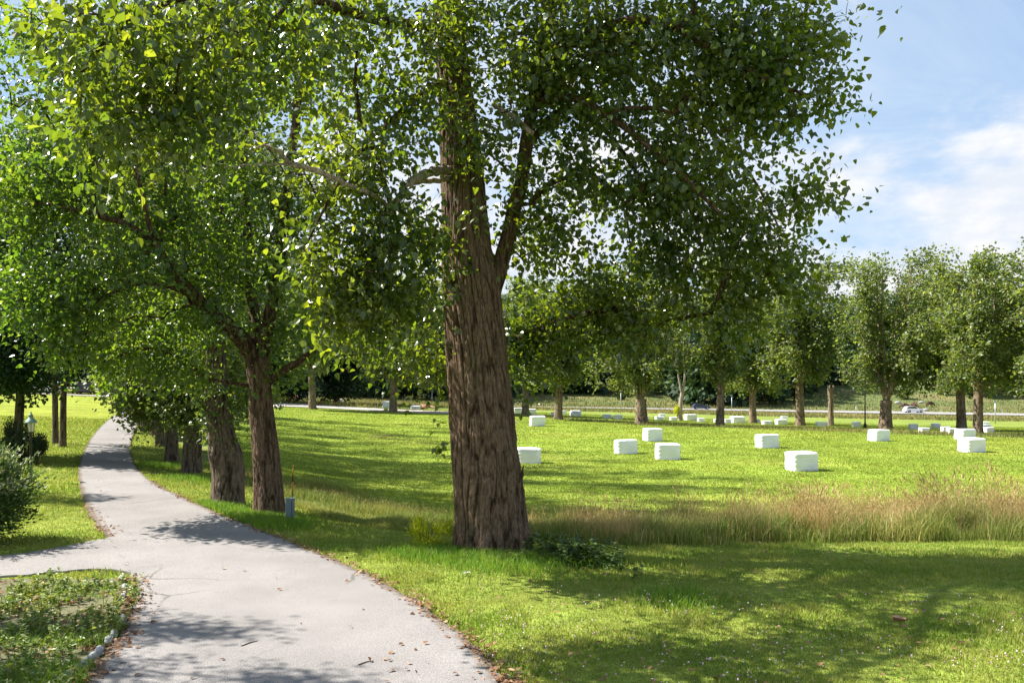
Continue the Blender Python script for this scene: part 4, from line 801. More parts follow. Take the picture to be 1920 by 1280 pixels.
# ------------------------------------------------------------------ bales
M['wrap'] = None
def wrapmat():
    m, t = newmat('white_bale_wrap'); g = t.n('TexCoord').outputs['Object']; mp = t.n('Mapping', i0=g); mp.inputs['Scale'].default_value = (1.0, 1.0, 5.0)
    n = t.noise(5, 5, mp.outputs[0], 0.6); n2 = t.noise(2.2, 3, g)
    c = t.mix(t.ramp(n2, .35, .7), (0.86, 0.86, 0.91), (0.79, 0.80, 0.86))
    p = t.n('BsdfPrincipled', Base_Color=c, Roughness=0.35); bp = t.n('Bump', Strength=0.7, Distance=0.05, Height=n); t.inp(p, 'Normal', bp.outputs[0]); out(t, p); return m
M['wrap'] = wrapmat()
def bale_mesh(seed, bands=4, square=5.0, sag=.03):
    """unit bale 1 x 1 x 1 sitting on z=0; wrapped in stretch film with sunk straps"""
    rg = np.random.default_rng(seed); nz, na = 44, 72; V = []; a = np.arange(na) * 2 * math.pi / na
    ox = (np.abs(np.cos(a)) ** (2 / square)) * np.sign(np.cos(a)); oy = (np.abs(np.sin(a)) ** (2 / square)) * np.sign(np.sin(a))
    lean = rg.normal(0, .015, 2)
    for i in range(nz + 1):
        z = i / nz; e = min(1, (1 - abs(2 * z - 1)) / .16) if z > .5 else min(1, (z + .03) / .06); e = .86 + .14 * math.sqrt(max(0, 1 - (1 - e) ** 2))
        bd = 1 - .022 * math.exp(-((z * bands % 1 - .5) / .12) ** 2 * 0 - (min(z * bands % 1, 1 - z * bands % 1) / .13) ** 2)
        w_ = e * bd; wob = 1 + .012 * np.sin(a * 3 + i * .2 + seed) ; zz_ = z + sag * (ox ** 2 + oy ** 2 - 1.2) * -.3 * (z > .9)
        V.append(np.c_[ox * .5 * w_ * wob + lean[0] * z, oy * .5 * w_ * wob + lean[1] * z, np.full(na, z) - .03 * z * (ox ** 2 + oy ** 2 > 1.5)])
    m = len(V); V = np.vstack(V); k = np.arange(na); i = np.arange(m - 1)[:, None] * na
    Q = np.stack([i + k, i + (k + 1) % na, i + na + (k + 1) % na, i + na + k], -1).reshape(-1, 4)
    rings = []; last = (m - 1) * na; prev = last
    for f, dz in ((.8, .012), (.5, .02), (.2, .022)):
        c = V[last:last + na].mean(0); nv = c + (V[last:last + na] - c) * f; nv[:, 2] = 1 - .01 + dz + rg.normal(0, .004); o = len(V); V = np.vstack([V, nv]); Q = np.vstack([Q, np.c_[prev + k, prev + (k + 1) % na, o + (k + 1) % na, o + k]]); prev = o
    V = np.vstack([V, [[0, 0, 1.012]]]); T = np.c_[np.full(na, len(V) - 1), prev + k, prev + (k + 1) % na]
    V = np.vstack([V, [[0, 0, 0]]]); T = np.vstack([T, np.c_[np.full(na, len(V) - 1), (k + 1) % na, k]])
    return mesh_np('bale', V, [Q, T], M['wrap'], True)
BM = [bale_mesh(1, 4), bale_mesh(2, 4, 4.2), bale_mesh(3, 3, 6.0), bale_mesh(4, 4, 5.0)]
LB = bale_mesh(6, 2, 3.4)
GB = 'white wrapped silage bales on the field'
# left px, right px, top, base, yaw, mesh, label
bl = [
 (966, 1016, 838, 869, -.1, 0, 'white wrapped bale in shade half hidden by the right edge of the big trunk'),
 (992, 1023, 779, 799, .12, 2, 'lone white bale at the far edge of the bright field, nearest to the row'),
 (1153, 1198, 823, 851, .10, 0, 'leftmost of the cluster of three white bales in mid field'),
 (1206, 1245, 802, 827, .25, 1, 'rearmost of the cluster of three white bales in mid field'),
 (1230, 1279, 830, 862, -.05, 0, 'frontmost of the cluster of three white bales in mid field'),
 (1421, 1465, 813, 840, .15, 0, 'single white bale in mid field below the crownless stump'),
 (1480, 1540, 845, 883, .2, 3, 'nearest and largest looking white bale, standing just beyond the tall tan grass'),
 (1633, 1672, 804, 827, .3, 2, 'white bale on the bright field just below the widest far poplar'),
 (1797, 1833, 803, 824, .25, 2, 'rear one of the two white bales at the right edge of the bright field'),
 (1807, 1855, 820, 848, .22, 3, 'front one of the two white bales at the right edge of the bright field'),
 (963, 980, 764, 775, 0, 0, 'small far white bale touching the right edge of the big trunk, beyond the row'),
 (988, 1006, 766, 776, .1, 4, 'small far white bale right of the first far trunk beside the big poplar'),
 (1033, 1041, 772, 779, 0, 4, 'tiny far bale just left of the second far trunk'),
 (1053, 1063, 769, 777, 0, 0, 'tiny far bale just right of the second far trunk'),
 (1068, 1091, 769, 780, .1, 4, 'rounded far bale alone between the second far trunk and the pair of flat bales'),
 (1130, 1147, 776, 784, 0, 4, 'left one of a pair of low flat far bales'),
 (1151, 1168, 777, 786, 0, 4, 'right one of a pair of low flat far bales, left of the forked dark trunk'),
 (1209, 1217, 779, 786, 0, 4, 'sliver of a far bale showing right of the forked dark trunk'),
 (1236, 1248, 775, 783, 0, 0, 'far bale standing behind a low one left of the bare dead tree'),
 (1228, 1247, 780, 787, 0, 4, 'low far bale in front of an upright one left of the bare dead tree'),
 (1256, 1271, 781, 788, 0, 4, 'low far bale right at the foot of the bare dead tree'),
 (1284, 1309, 776, 788, .1, 1, 'larger far bale just right of the bare dead tree'),
 (1308, 1322, 783, 791, 0, 4, 'low far bale tucked right of the larger one by the dead tree'),
 (1339, 1346, 785, 792, 0, 4, 'sliver of a far bale left of the dark trunk under the blue car'),
 (1358, 1372, 785, 793, 0, 4, 'low far bale right of the dark trunk under the blue car'),
 (1371, 1399, 780, 793, .1, 1, 'larger far bale between the dark trunk and the leaning reddish trunk'),
 (1418, 1425, 785, 793, 0, 0, 'sliver of a far bale right of the leaning reddish trunk'),
 (1430, 1449, 788, 796, 0, 4, 'low flat far bale between the leaning reddish trunk and a pair of bales'),
 (1456, 1478, 785, 796, .05, 0, 'front far bale of the overlapping pair left of the reddish trunk'),
 (1465, 1478, 780, 786, 0, 0, 'rear far bale peeping over the front one of the overlapping pair'),
 (1532, 1554, 790, 799, 0, 4, 'far bale left of the crownless stump'),
 (1600, 1616, 790, 801, 0, 0, 'far bale beside the black lamp post'),
 (1707, 1723, 794, 805, 0, 0, 'leftmost of the scattered far bales under the white car'),
 (1726, 1746, 801, 810, 0, 4, 'crumpled low far bale under the white car'),
 (1749, 1765, 793, 803, 0, 0, 'rearmost far bale right of the white car'),
 (1768, 1785, 799, 810, 0, 0, 'far bale partly behind another, left of the two right-hand trunks'),
 (1778, 1797, 802, 812, 0, 4, 'far bale just left of the rear bale at the right edge'),
 (1843, 1857, 790, 797, 0, 0, 'rearmost of three far bales right of the rightmost trunk'),
 (1843, 1860, 795, 805, 0, 0, 'middle of three far bales right of the rightmost trunk'),
 (1848, 1866, 800, 811, .1, 0, 'frontmost of three far bales right of the rightmost trunk'),
 (623, 643, 747, 757, 0, 0, 'lone white bale across the gravel track between the two track-side poplars'),
 (716, 733, 752, 764, 0, 2, 'white bale behind the left side of the track-side poplar with clasped stems'),
 (769, 788, 760, 767.5, 0, 4, 'low white bale next to the small log pile')]
for i, (l, r, tp, bs, yaw, mi, lab) in enumerate(bl):
    py = bs; p = hit((l + r) / 2, py); s = p[1] / F; wdt = (r - l) * s; ht = (bs - tp) * s * 1.03
    o = link('hay_bale', LB if mi == 4 else BM[mi], None, lab, 'bale', GB)
    dpt = max(wdt * .72, .5); wx = wdt / (math.cos(yaw) + .55 * abs(math.sin(yaw))) * .97
    ht = max(ht - dpt * 3.7 / p[1], .35); o.location = (p[0], p[1] + dpt / 2, float(gz(p[0], p[1] + dpt / 2)) - .02); o.rotation_euler = (.03 * math.sin(i * 2.3), .025 * math.cos(i * 1.7), yaw); o.scale = (wx, dpt, ht)

# ------------------------------------------------------------------ cars
M['white_paint'] = plain('white_car_paint', (0.75, 0.77, 0.8), .25, 0, .03); M['silver_paint'] = plain('silver_car_paint', (0.42, 0.47, 0.55), .3, .4, .03)
M['blue_paint'] = plain('dark_blue_car_paint', (0.035, 0.06, 0.12), .25, .2, .05); M['black_paint'] = plain('black_car_paint', (0.025, 0.022, 0.025), .25, 0, .05)
M['red_paint'] = plain('red_car_paint', (0.5, 0.03, 0.05), .3, 0, .05); M['glass'] = plain('car_glass', (0.02, 0.026, 0.032), .08, 0, .1, spec=.8)
M['tyre'] = plain('tyre_rubber', (0.02, 0.02, 0.02), .8); M['rim'] = plain('wheel_rim', (0.4, 0.4, 0.42), .35, .8); M['lamp_red'] = plain('tail_lamp_lens', (0.4, 0.01, 0.01), .2)
M['lamp_white'] = plain('head_lamp_lens', (0.8, 0.8, 0.78), .15)
def car(name, label, loc, yaw, paint, wagon=True, group=None, sc=1.0):
    """car with its nose to +x"""
    t = thing(name, label, 'car', loc, group, yaw, sc); Lc, w_ = 4.6, 1.8
    low = [(-2.28, .35), (-2.32, .62), (-2.25, .95), (-1.9, 1.0), (.75, .98), (1.3, .93), (2.05, .80), (2.27, .62), (2.3, .38), (2.2, .25), (-2.2, .25)]
    up = [(-2.2, .95), (-1.95, 1.36), (-1.6, 1.46), (-.2, 1.49), (.2, 1.42), (1.05, .93)] if wagon else [(-1.7, .97), (-1.1, 1.32), (-.7, 1.42), (0, 1.44), (.35, 1.36), (1.15, .93)]
    def loft(prof, secs):
        P = np.array(prof); V = []; c = P.mean(0)
        for y, f, dz in secs: q = c + (P - c) * f; V.append(np.c_[q[:, 0], np.full(len(P), y), q[:, 1] + dz])
        n = len(P); k = np.arange(n); Q = []
        for i in range(len(secs) - 1): Q.append(np.c_[i * n + k, (i + 1) * n + k, (i + 1) * n + (k + 1) % n, i * n + (k + 1) % n])
        V = np.vstack(V); a, b_ = len(V), len(V) + 1; V = np.vstack([V, [c[0], secs[0][0], c[1]], [c[0], secs[-1][0], c[1]]])
        m = (len(secs) - 1) * n; T = np.vstack([np.c_[np.full(n, a), k, (k + 1) % n], np.c_[np.full(n, b_), m + (k + 1) % n, m + k]]); return V, np.vstack(Q), T
    mb = MB(); mb.add(*loft(low, [(-.9, .94, 0), (-.84, 1, 0), (.84, 1, 0), (.9, .94, 0)])); mb.add(*loft(up, [(-.74, .97, -.01), (-.66, 1, 0), (.66, 1, 0), (.74, .97, -.01)])); mb.build('body', paint, t)
    g = MB(); c = np.array(up).mean(0)
    for sgn in (-1, 1):
        P = c + (np.array(up) - c) * .87 + [0, .02]; n = len(P); V = np.vstack([np.c_[P[:, 0], np.full(n, sgn * .70), P[:, 1]], np.c_[P[:, 0], np.full(n, sgn * .765), P[:, 1]]]); k = np.arange(n)
        V = np.vstack([V, [c[0], sgn * .765, c[1] + .03]]); g.add(V, np.c_[k, (k + 1) % n, n + (k + 1) % n, n + k], np.c_[np.full(n, 2 * n), n + k, n + (k + 1) % n])
    g.build('side_windows', M['glass'], t)
    a, b_ = np.array(up[4]), np.array(up[5]); w1 = MB(); dd = norm(np.array([b_[1] - a[1], 0, a[0] - b_[0]]) * -1.0)
    nrm = norm(np.array([a[1] - b_[1], 0, b_[0] - a[0]])); p = [np.array([a[0], -.6, a[1]]) * 1.0, np.array([a[0], .6, a[1]]), np.array([b_[0], .66, b_[1]]), np.array([b_[0], -.66, b_[1]])]
    w1.add(np.array([q + nrm * .015 for q in p] + [q - nrm * .02 for q in p]), [[0, 1, 2, 3], [7, 6, 5, 4], [0, 4, 5, 1], [1, 5, 6, 2], [2, 6, 7, 3], [3, 7, 4, 0]]); w1.build('windscreen', M['glass'], t)
    for x in (-1.42, 1.4):
        for sgn in (-1, 1):
            mb = MB(); mb.tube([[x, sgn * .70, .32], [x, sgn * .92, .32]], [.33, .33], 20); wh = mb.build('wheel', M['tyre'], t)
            mb = MB(); mb.tube([[x, sgn * .90, .32], [x, sgn * .935, .32]], [.21, .19], 14); mb.build('rim', M['rim'], wh)
    for sgn in (-1, 1):
        mb = MB(); mb.box((2.19, sgn * .66, .68), (.16, .34, .14)); mb.build('headlight', M['lamp_white'], t)
        mb = MB(); mb.box((-2.25, sgn * .72, .85), (.1, .24, .2)); mb.build('taillight', M['lamp_red'], t)
        mb = MB(); mb.box((.75, sgn * .98, 1.0), (.12, .18, .12)); mb.build('mirror', paint, t)
    return t
def on_road(px):
    x = 0.0; y = 200.0
    for _ in range(20): x = (px - 960) / F * y; y = float(roadd(np.array(x), np.array(y)))
    return x, y
x, y = on_road(1713); car('parked_car', 'white estate car driving on the country road at the right', (x, y, float(gz(x, y)) + .3), 0.03, M['white_paint']).name = 'white_car'
x, y = on_road(1315); car('car', 'dark blue estate car on the country road in the middle of the view', (x, y, float(gz(x, y)) + .3), 0.05, M['blue_paint'], sc=.9)
gc = 'cars parked beyond the left lawn'
for (x, y, yaw, pt, lab, wg) in [(-60.5, 114.6, 2.9, 'white_paint', 'white hatchback parked at the far edge of the left lawn', True), (-56.2, 116.0, 1.9, 'black_paint', 'black estate car parked right of the two close trunks', True)]:
    car('car', lab, (x, y, float(gz(x, y)) + .05 + .02 * (1 + y / 25)), yaw, M[pt], wg, gc)
for (px, py, yaw, pt, lab, wg) in [(543, 747.5, 0.1, 'red_paint', 'low red car at the junction of the gravel track and country road', False), (558, 746.5, .3, 'white_paint', 'white and blue van like car next to the red one at the track junction', True), (569, 745, .2, 'blue_paint', 'dark blue car behind the white one at the track junction', True)]:
    p = hit(px, py); car('car', lab, p + [0, 0, .02], yaw, M[pt], wg, 'cars at the track junction', .85)

# ------------------------------------------------------------------ street furniture and small things
M['copper'] = plain('verdigris_copper', (0.16, 0.27, 0.22), .6, .2, .25, 20); M['black_iron'] = plain('black_iron', (0.018, 0.018, 0.018), .5, .3); M['lantern_glass'] = plain('frosted_lantern_glass', (0.62, 0.6, 0.48), .25, 0, .1)
M['galv'] = plain('galvanised_steel', (0.42, 0.44, 0.46), .5, .6); M['box_grey'] = plain('blue_grey_box_metal', (0.16, 0.21, 0.23), .5, 0, .2, 12, .1); M['amber'] = plain('amber_marker_paint', (0.55, 0.27, 0.02), .5, 0, .2, 40); M['dark_stake'] = plain('dark_stake_wood', (0.06, 0.045, 0.03), .8)
p = hit(58, 905); p[2] = float(gz(p[0], p[1])); s = p[1] / F; H = (905 - 772) * s
t = thing('garden_lamp', 'small lantern lamp with green copper roof on a black post behind the pale shrub', 'lamp', p)
mb = MB(); mb.lathe((0, 0, 0), [(.09, 0), (.09, .12), (.05, .2), (.035, .3), (.03, H * .6), (.045, H * .61), (.03, H * .63), (.028, H - .62), (.05, H - .6), (.05, H - .57)], 12); mb.build('post', M['black_iron'], t, True)
mb = MB(); mb.lathe((0, 0, H - .57), [(.07, 0), (.115, .26)], 6); mb.build('glass', M['lantern_glass'], t)
mb = MB()
for k in range(6):
    a = k * math.pi / 3; c, s_ = math.cos(a), math.sin(a); mb.tube([[.072 * c, .072 * s_, H - .57], [.118 * c, .118 * s_, H - .30]], [.008, .008], 4)
mb.lathe((0, 0, H - .59), [(.08, 0), (.08, .025)], 6); mb.build('frame', M['black_iron'], t)
mb = MB(); mb.lathe((0, 0, H - .31), [(.165, 0), (.16, .02), (.10, .10), (.055, .15), (.05, .19), (.07, .20), (.04, .24), (.012, .27), (.022, .29), (.004, .33)], 12); mb.build('roof', M['copper'], t, True)
p = hit(544, 979); t = thing('utility_box', 'upright blue-grey metal utility box in the grass beside the forked poplar', 'utility box', p, rot=.28)
mb = MB(); mb.box((0, 0, .24), (.19, .15, .52)); mb.build('housing', M['box_grey'], t); mb = MB(); mb.box((0, 0, .512), (.205, .165, .028)); mb.build('lid', M['box_grey'], t)
mb = MB(); mb.box((.03, -.0765, .24), (.012, .006, .44)); mb.build('door_seam', M['black_iron'], t)
p2 = hit(549, 968); t = thing('marker_stake', 'thin amber and dark marker stake rising behind the utility box', 'stake', p2); h = (968 - 872) / F * p2[1]
mb = MB(); mb.tube([[0, 0, -.1], [-.005, 0, h * .45]], [.016, .014], 8); mb.build('lower_rod', M['dark_stake'], t, True)
mb = MB(); mb.tube([[-.005, 0, h * .45], [0, 0, h * .68]], [.017, .017], 8); mb.tube([[.002, 0, h * .78], [.01, 0, h]], [.017, .015], 8); mb.build('amber_sleeve', M['amber'], t, True)
mb = MB(); mb.tube([[0, 0, h * .68], [.002, 0, h * .78]], [.0155, .0155], 8); mb.build('dark_band', M['dark_stake'], t, True)
p = hit(1622, 803); t = thing('street_lamp', 'black lamp post in the far row left of the widest poplar', 'lamp', p); h = (803 - 722) / F * p[1]
mb = MB(); mb.lathe((0, 0, -.1), [(.16, 0), (.16, .5), (.09, .6), (.07, .8), (.05, h * .8), (.07, h * .81), (.04, h * .84), (.04, h - .5), (.08, h - .45)], 10); mb.build('post', M['black_iron'], t, True)
mb = MB(); mb.lathe((0, 0, h - .55), [(.12, 0), (.2, .4)], 6); mb.build('glass', M['lantern_glass'], t); mb = MB(); mb.lathe((0, 0, h - .14), [(.26, 0), (.12, .16), (.03, .26), (.01, .34)], 8); mb.build('roof', M['black_iron'], t, True)
for px, top, base, lab in [(659, 724, 750, 'thin grey roadside pole left of the clasped poplar'), (810, 732, 765, 'thin grey roadside pole beside the log pile'), (1164, 733, 775, 'faint grey pole on the meadow slope left of the forked trunk'), (1372, 741, 781, 'thin grey pole between the dark trunk and the leaning trunk, right of the blue car'), (1605, 758, 783, 'faint grey pole left of the black lamp post'), (1866, 752, 794, 'tallest pale grey road pole near the right edge')]:
    p = hit(px, base); h = (base - top) / F * p[1]; t = thing('road_pole', lab, 'pole', p, 'thin poles along the country road'); r = .07 if px == 1866 else .045
    mb = MB(); mb.tube([[0, 0, -.3], [0, 0, h]], [r * 1.2, r], 8); mb.build('shaft', M['galv'], t, True); mb = MB(); mb.box((-.1, 0, h), (.4, .16, .1)); mb.build('lamp_head', M['galv'], t)
p = hit(1880, 777); t = thing('road_sign', 'tilted slim white marker post with a pale plate at the right edge beyond the road', 'sign', p)
mb = MB(); mb.tube([[.1, 0, -.2], [-.35, 0, 1.8]], [.05, .05], 6); mb.build('post', M['galv'], t); mb = MB(); mb.box((.05, -.08, .35), (.4, .05, .5)); mb.build('plate', M['white_paint'], t)
# log pile
M['log'] = plain('peeled_log', (0.36, 0.20, 0.11), .8, 0, .35, 8); p = hit(796, 767.5); t = thing('log_pile', 'small heap of reddish logs and offcuts beside the gravel track', 'logs', p); rg = np.random.default_rng(3)
for k in range(9):
    a = rg.uniform(-.5, .5); c = np.array([rg.uniform(-1.2, 1.4), rg.uniform(-.4, .4), .14 + .2 * (k % 3)]); d_ = np.array([math.cos(a), math.sin(a), rg.normal(0, .25)]) * rg.uniform(.4, .8)
    mb = MB(); mb.tube([c - d_, c, c + d_], [.13, .14, .12], 8); mb.build('log', M['log'], t, True)
# rocks
def rock(name, label, loc, r, seed, mat, group=None):
    rg = np.random.default_rng(seed); na, nb = 18, 10; V = []
    for i in range(nb + 1):
        ph = math.pi * i / nb
        for j in range(na):
            th = 2 * math.pi * j / na; V.append([math.sin(ph) * math.cos(th), math.sin(ph) * math.sin(th), math.cos(ph)])
    V = np.array(V); k = 1 + .28 * (vnoise(V[:, 0] * 2 + 9, V[:, 1] * 2 + V[:, 2] * 3 + 9, seed) - .5) * 2 * np.sin(np.repeat(np.linspace(0, math.pi, nb + 1), na)) ; V = V * k[:, None] * np.array(r); V[:, 2] += r[2] * .55
    i = np.arange(nb)[:, None] * na; kk = np.arange(na); Q = np.stack([i + kk, i + na + kk, i + na + (kk + 1) % na, i + (kk + 1) % na], -1).reshape(-1, 4)
    return link(name, mesh_np(name, V, [Q], mat, False), None, label, 'rock', group, None, loc)
M['stone'] = plain('grey_stone', (0.34, 0.32, 0.30), .9, 0, .3, 3, .4); M['stone_pale'] = plain('pale_stone', (0.31, 0.31, 0.31), .85, 0, .25, 6, .4)
x, y = -47.5, 115.5; rock('boulder', 'big grey boulder at the edge of the parking beyond the left lawn', (x, y, float(gz(x, y))), (2.2, 1.4, 1.4), 5, M['stone'])
for k, (px, py, r, lab) in enumerate([(1684, 757, .6, 'pale rock on the slope left of the cattle'), (1727, 756, .5, 'pale rock on the slope between the cattle'), (1736, 770, .5, 'pale rock by the roadside behind the white car')]):
    rock('rock', lab, hit(px, py), (r * 1.5, r, r * .8), 20 + k, M['stone_pale'], 'pale rocks on the slope')
p = hit(548, 752); rock('rubble_heap', 'low brown earth and rubble heap in front of the red car', p, (1.4, .9, .7), 31, M['log'])
# cattle
M['hide'] = plain('brown_cow_hide', (0.075, 0.03, 0.02), .8, 0, .3, 6); M['horn'] = plain('dark_hoof_and_horn', (0.02, 0.016, 0.013), .6)
def cow(label, loc, yaw, sc=1.0):
    V = np.array([[0, 0, 1.1], [.55, 0, 1.12], [.95, 0, 1.1], [1.3, 0, .8], [1.5, 0, .45], [1.62, 0, .2],
                  [-.6, 0, 1.12], [-.85, 0, 1.08], [-.95, 0, .7], [-.97, 0, .35]] + [[sx, sy, z] for sx in (.6, -.65) for sy in (.24, -.24) for z in (.75, .42, .03)])
    E = [(0, 1), (1, 2), (2, 3), (3, 4), (4, 5), (0, 6), (6, 7), (7, 8), (8, 9)]
    for k, root in ((10, 1), (13, 1), (16, 6), (19, 6)): E += [(root, k), (k, k + 1), (k + 1, k + 2)]
    V[16:22, 0][[1, 4]] -= .1
    R = [.42, .40, .28, .19, .15, .09, .40, .16, .03, .05] + [.17, .085, .07] * 2 + [.2, .09, .07] * 2
    me = bpy.data.meshes.new('cow'); me.from_pydata([tuple(v) for v in V], E, []); o = link('cow', me, None, label, 'cow', 'brown cattle on the hillside', None, loc); me.materials.append(M['hide'])
    md = o.modifiers.new('skin', 'SKIN'); me.skin_vertices.new() if not me.skin_vertices else None
    for sv, r in zip(me.skin_vertices[0].data, R): sv.radius = (r, r)
    me.skin_vertices[0].data[0].use_root = True; ss = o.modifiers.new('sub', 'SUBSURF'); ss.levels = ss.render_levels = 1
    o.rotation_euler = (0, 0, yaw); o.scale = (sc,) * 3
    mb = MB(); mb.tube([[1.5, .1, .5], [1.52, .22, .58], [1.56, .3, .7]], [.03, .025, .008], 6); mb.tube([[1.5, -.1, .5], [1.52, -.22, .58], [1.56, -.3, .7]], [.03, .025, .008], 6); mb.build('horns', M['horn'], o)
    mb = MB(); mb.box((1.42, .2, .52), (.08, .2, .1)); mb.box((1.42, -.2, .52), (.08, .2, .1)); mb.build('ears', M['hide'], o)
    return o
cow('brown cow grazing on the slope, leftmost, just above the white car', hit(1698, 767), 2.9); cow('brown cow standing higher on the slope above the roof of the white car', hit(1713, 765), -1.2); cow('brown cow farthest right on the slope beside the leafy boughs', hit(1743, 763), .2)

# ---- shrubs near the camera
c = hit(10, 1000); t = bush('shrub', 'large pale flowering shrub with dense green leaves at the left edge of the lane', (-9.75, 15.7, 0), (1.05, 1.2, .9), 9000, .085, M['leaf_shrub'], 81, narrow=.6, stems=9)
rg = np.random.default_rng(82)
Ps, Ts = [], []
mb = MB()
for k in range(170):
    a = rg.uniform(0, 6.28); e = rg.uniform(.1, 1.0); b0 = np.array([math.cos(a) * e * .9, math.sin(a) * e * 1.0, rg.uniform(.9, 1.5) * (1.1 - e * .3)]); dr = norm(np.array([math.cos(a) * .6, math.sin(a) * .6, 1]) + rg.normal(0, .3, 3)); ln = rg.uniform(.3, .75); tt = np.linspace(0, 1, 26)[:, None]
    q = b0 + dr * ln * tt + np.array([0, 0, -.12]) * tt ** 2; mb.tube(q[::5], np.linspace(.006, .002, len(q[::5])), 4); Ps.append(q + rg.normal(0, .02, q.shape)); Ts.append(norm(dr + rg.normal(0, .7, q.shape)))
mb.build('shoots', M['twig'], t)
P = np.vstack(Ps); V, Q = leaf_mesh(P, np.vstack(Ts), norm(rg.normal(0, .7, P.shape) + [0, 0, .5]), .075 * rg.uniform(.6, 1.3, len(P)), .6); link('pale_shoots', mesh_np('pale_shoots', V, [Q], M['leaf_pale']), t, label='pale grey-green upright shoots with faded flowers')
for k, (px, py, r, h_, lab) in enumerate([(28, 868, .38, .85, 'columnar dark juniper left of the lantern'), (70, 872, .30, .62, 'spreading dark juniper right of the lantern'), (47, 872, .33, .72, 'dark juniper directly behind the lantern'), (8, 872, .35, .5, 'dark juniper at the left picture edge')]):
    p = hit(px, py); bush('juniper_bush', lab, p, (r, r, h_), 2600, .07, M['leaf_yew'], 90 + k, 'dark junipers behind the lantern', narrow=.45, up=1.4)
p = hit(808, 1028); bush('shrub', 'bright yellow-green small shrub at the left foot of the big trunk', p + [-.05, -.15, 0], (.40, .32, .30), 1000, .075, M['leaf_yellow'], 95, narrow=.45, up=.8)
def weeds(name, label, spots, mat, seed, hgt, ls, cat='weeds', kind='stuff', group=None):
    rg = np.random.default_rng(seed); Ps, Ts = [], []; mb = MB()
    for x, y in spots:
        z = float(gz(x, y)); h_ = hgt * rg.uniform(.4, 1.3); ln = rg.normal(0, .25, 2) * h_; n = max(4, int(h_ / ls * 4)); tt = rg.random((n, 1)); q = np.array([x, y, z]) + np.c_[ln[0] * tt ** 2, ln[1] * tt ** 2, h_ * tt]
        mb.tube([[x, y, z - .02], [x + ln[0] * .25, y + ln[1] * .25, z + h_ * .5], [x + ln[0], y + ln[1], z + h_]], [.005, .004, .002], 3, False); a = rg.uniform(0, 6.28, n); Ps.append(q); Ts.append(np.c_[np.cos(a), np.sin(a), rg.uniform(-.2, .6, n)])
    P = np.vstack(Ps); V, Q = leaf_mesh(P, np.vstack(Ts), norm(rg.normal(0, .35, P.shape) + [0, 0, 1]), ls * rg.uniform(.5, 1.4, len(P)), .8); mb.add(V, Q)
    return mb.build(name, mat, None, False, label=label, cat=cat, kind=kind, group=group)
rg = np.random.default_rng(8)
q = np.c_[rg.normal(1.1, .36, 120), rg.normal(14.75, .28, 120)]; q[:, 1] -= (q[:, 0] - 1.15) * .55
weeds('nettle_clump', 'dark green leafy weed clump at the right foot of the big trunk', q, M['leaf_nettle'], 5, .34, .10, 'weeds', None)
q = np.c_[rg.uniform(-.9, 1.0, 60), rg.uniform(14.2, 15.2, 60)]; weeds('low_weeds', 'scattered low weeds in the grass before the big trunk', q, M['leaf_weed'], 6, .14, .05)
def isl_pts(n):
    q = np.c_[rg.uniform(-8.5, -3.6, n), rg.uniform(6.5, 12.9, n)]; return q[~inside_road(q[:, 0], q[:, 1])]
M['soil'] = plain('mossy_soil', (0.12, 0.115, 0.055), 1.0, 0, .45, 6, .8)
q = isl_pts(2300); q = q[vnoise(q[:, 0] * 1.8, q[:, 1] * 1.8, 44) > .36]; weeds('island_weeds', 'mixed weeds and seedlings on the planted island at the lower left', q, M['leaf_weed'], 7, .20, .052)
P = isl_pts(26000); k = vnoise(P[:, 0] * 1.4 + 3, P[:, 1] * 1.4, 41) + .35 * sstep(10.2, 8.2, P[:, 1]) > .52; blades('island_grass', P[k], .12 + .10 * sstep(10.5, 8.5, P[k][:, 1]), .009, M['grass_lush'], .9, rg, True, label='clumps of green grass on the planted island at the lower left', cat='grass')
def litter(name, P, s, mat, seed, label, cat='leaf litter', flat=.35):
    rg = np.random.default_rng(seed); n = len(P); z = gz(P[:, 0], P[:, 1]) + .040 + .01 * rg.random(n) + .0012 * P[:, 1]; T = np.c_[rg.normal(size=(n, 2)), rg.normal(0, .2, n)]
    V, Q = leaf_mesh(np.c_[P, z], T, norm(rg.normal(0, flat, (n, 3)) + [0, 0, 1]), s * rg.uniform(.4, 1.3, n)); return link(name, mesh_np(name, V, [Q], mat), None, label, cat, None, 'stuff')
P = isl_pts(1700); litter('island_litter', P, .07, M['dry'], 51, 'dead brown leaves and stalks covering the planted island', 'leaf litter', .6)
# island soil sheet
gxs, gys = np.meshgrid(np.linspace(-12, -3.3, 60), np.linspace(4, 13.0, 60)); ins = ~inside_road(gxs.ravel(), gys.ravel()).reshape(gxs.shape)
V = np.c_[gxs.ravel(), gys.ravel(), gz(gxs.ravel(), gys.ravel()) + .018 + .03 * vnoise(gxs.ravel() * 2, gys.ravel() * 2 + 50, 8)]; i, j = np.nonzero(ins[:-1, :-1] & ins[1:, 1:] & ins[1:, :-1] & ins[:-1, 1:]); a = i * 60 + j
link('island_soil', mesh_np('island_soil', V, [np.c_[a, a + 1, a + 61, a + 60]], M['soil'], True), kind='structure')
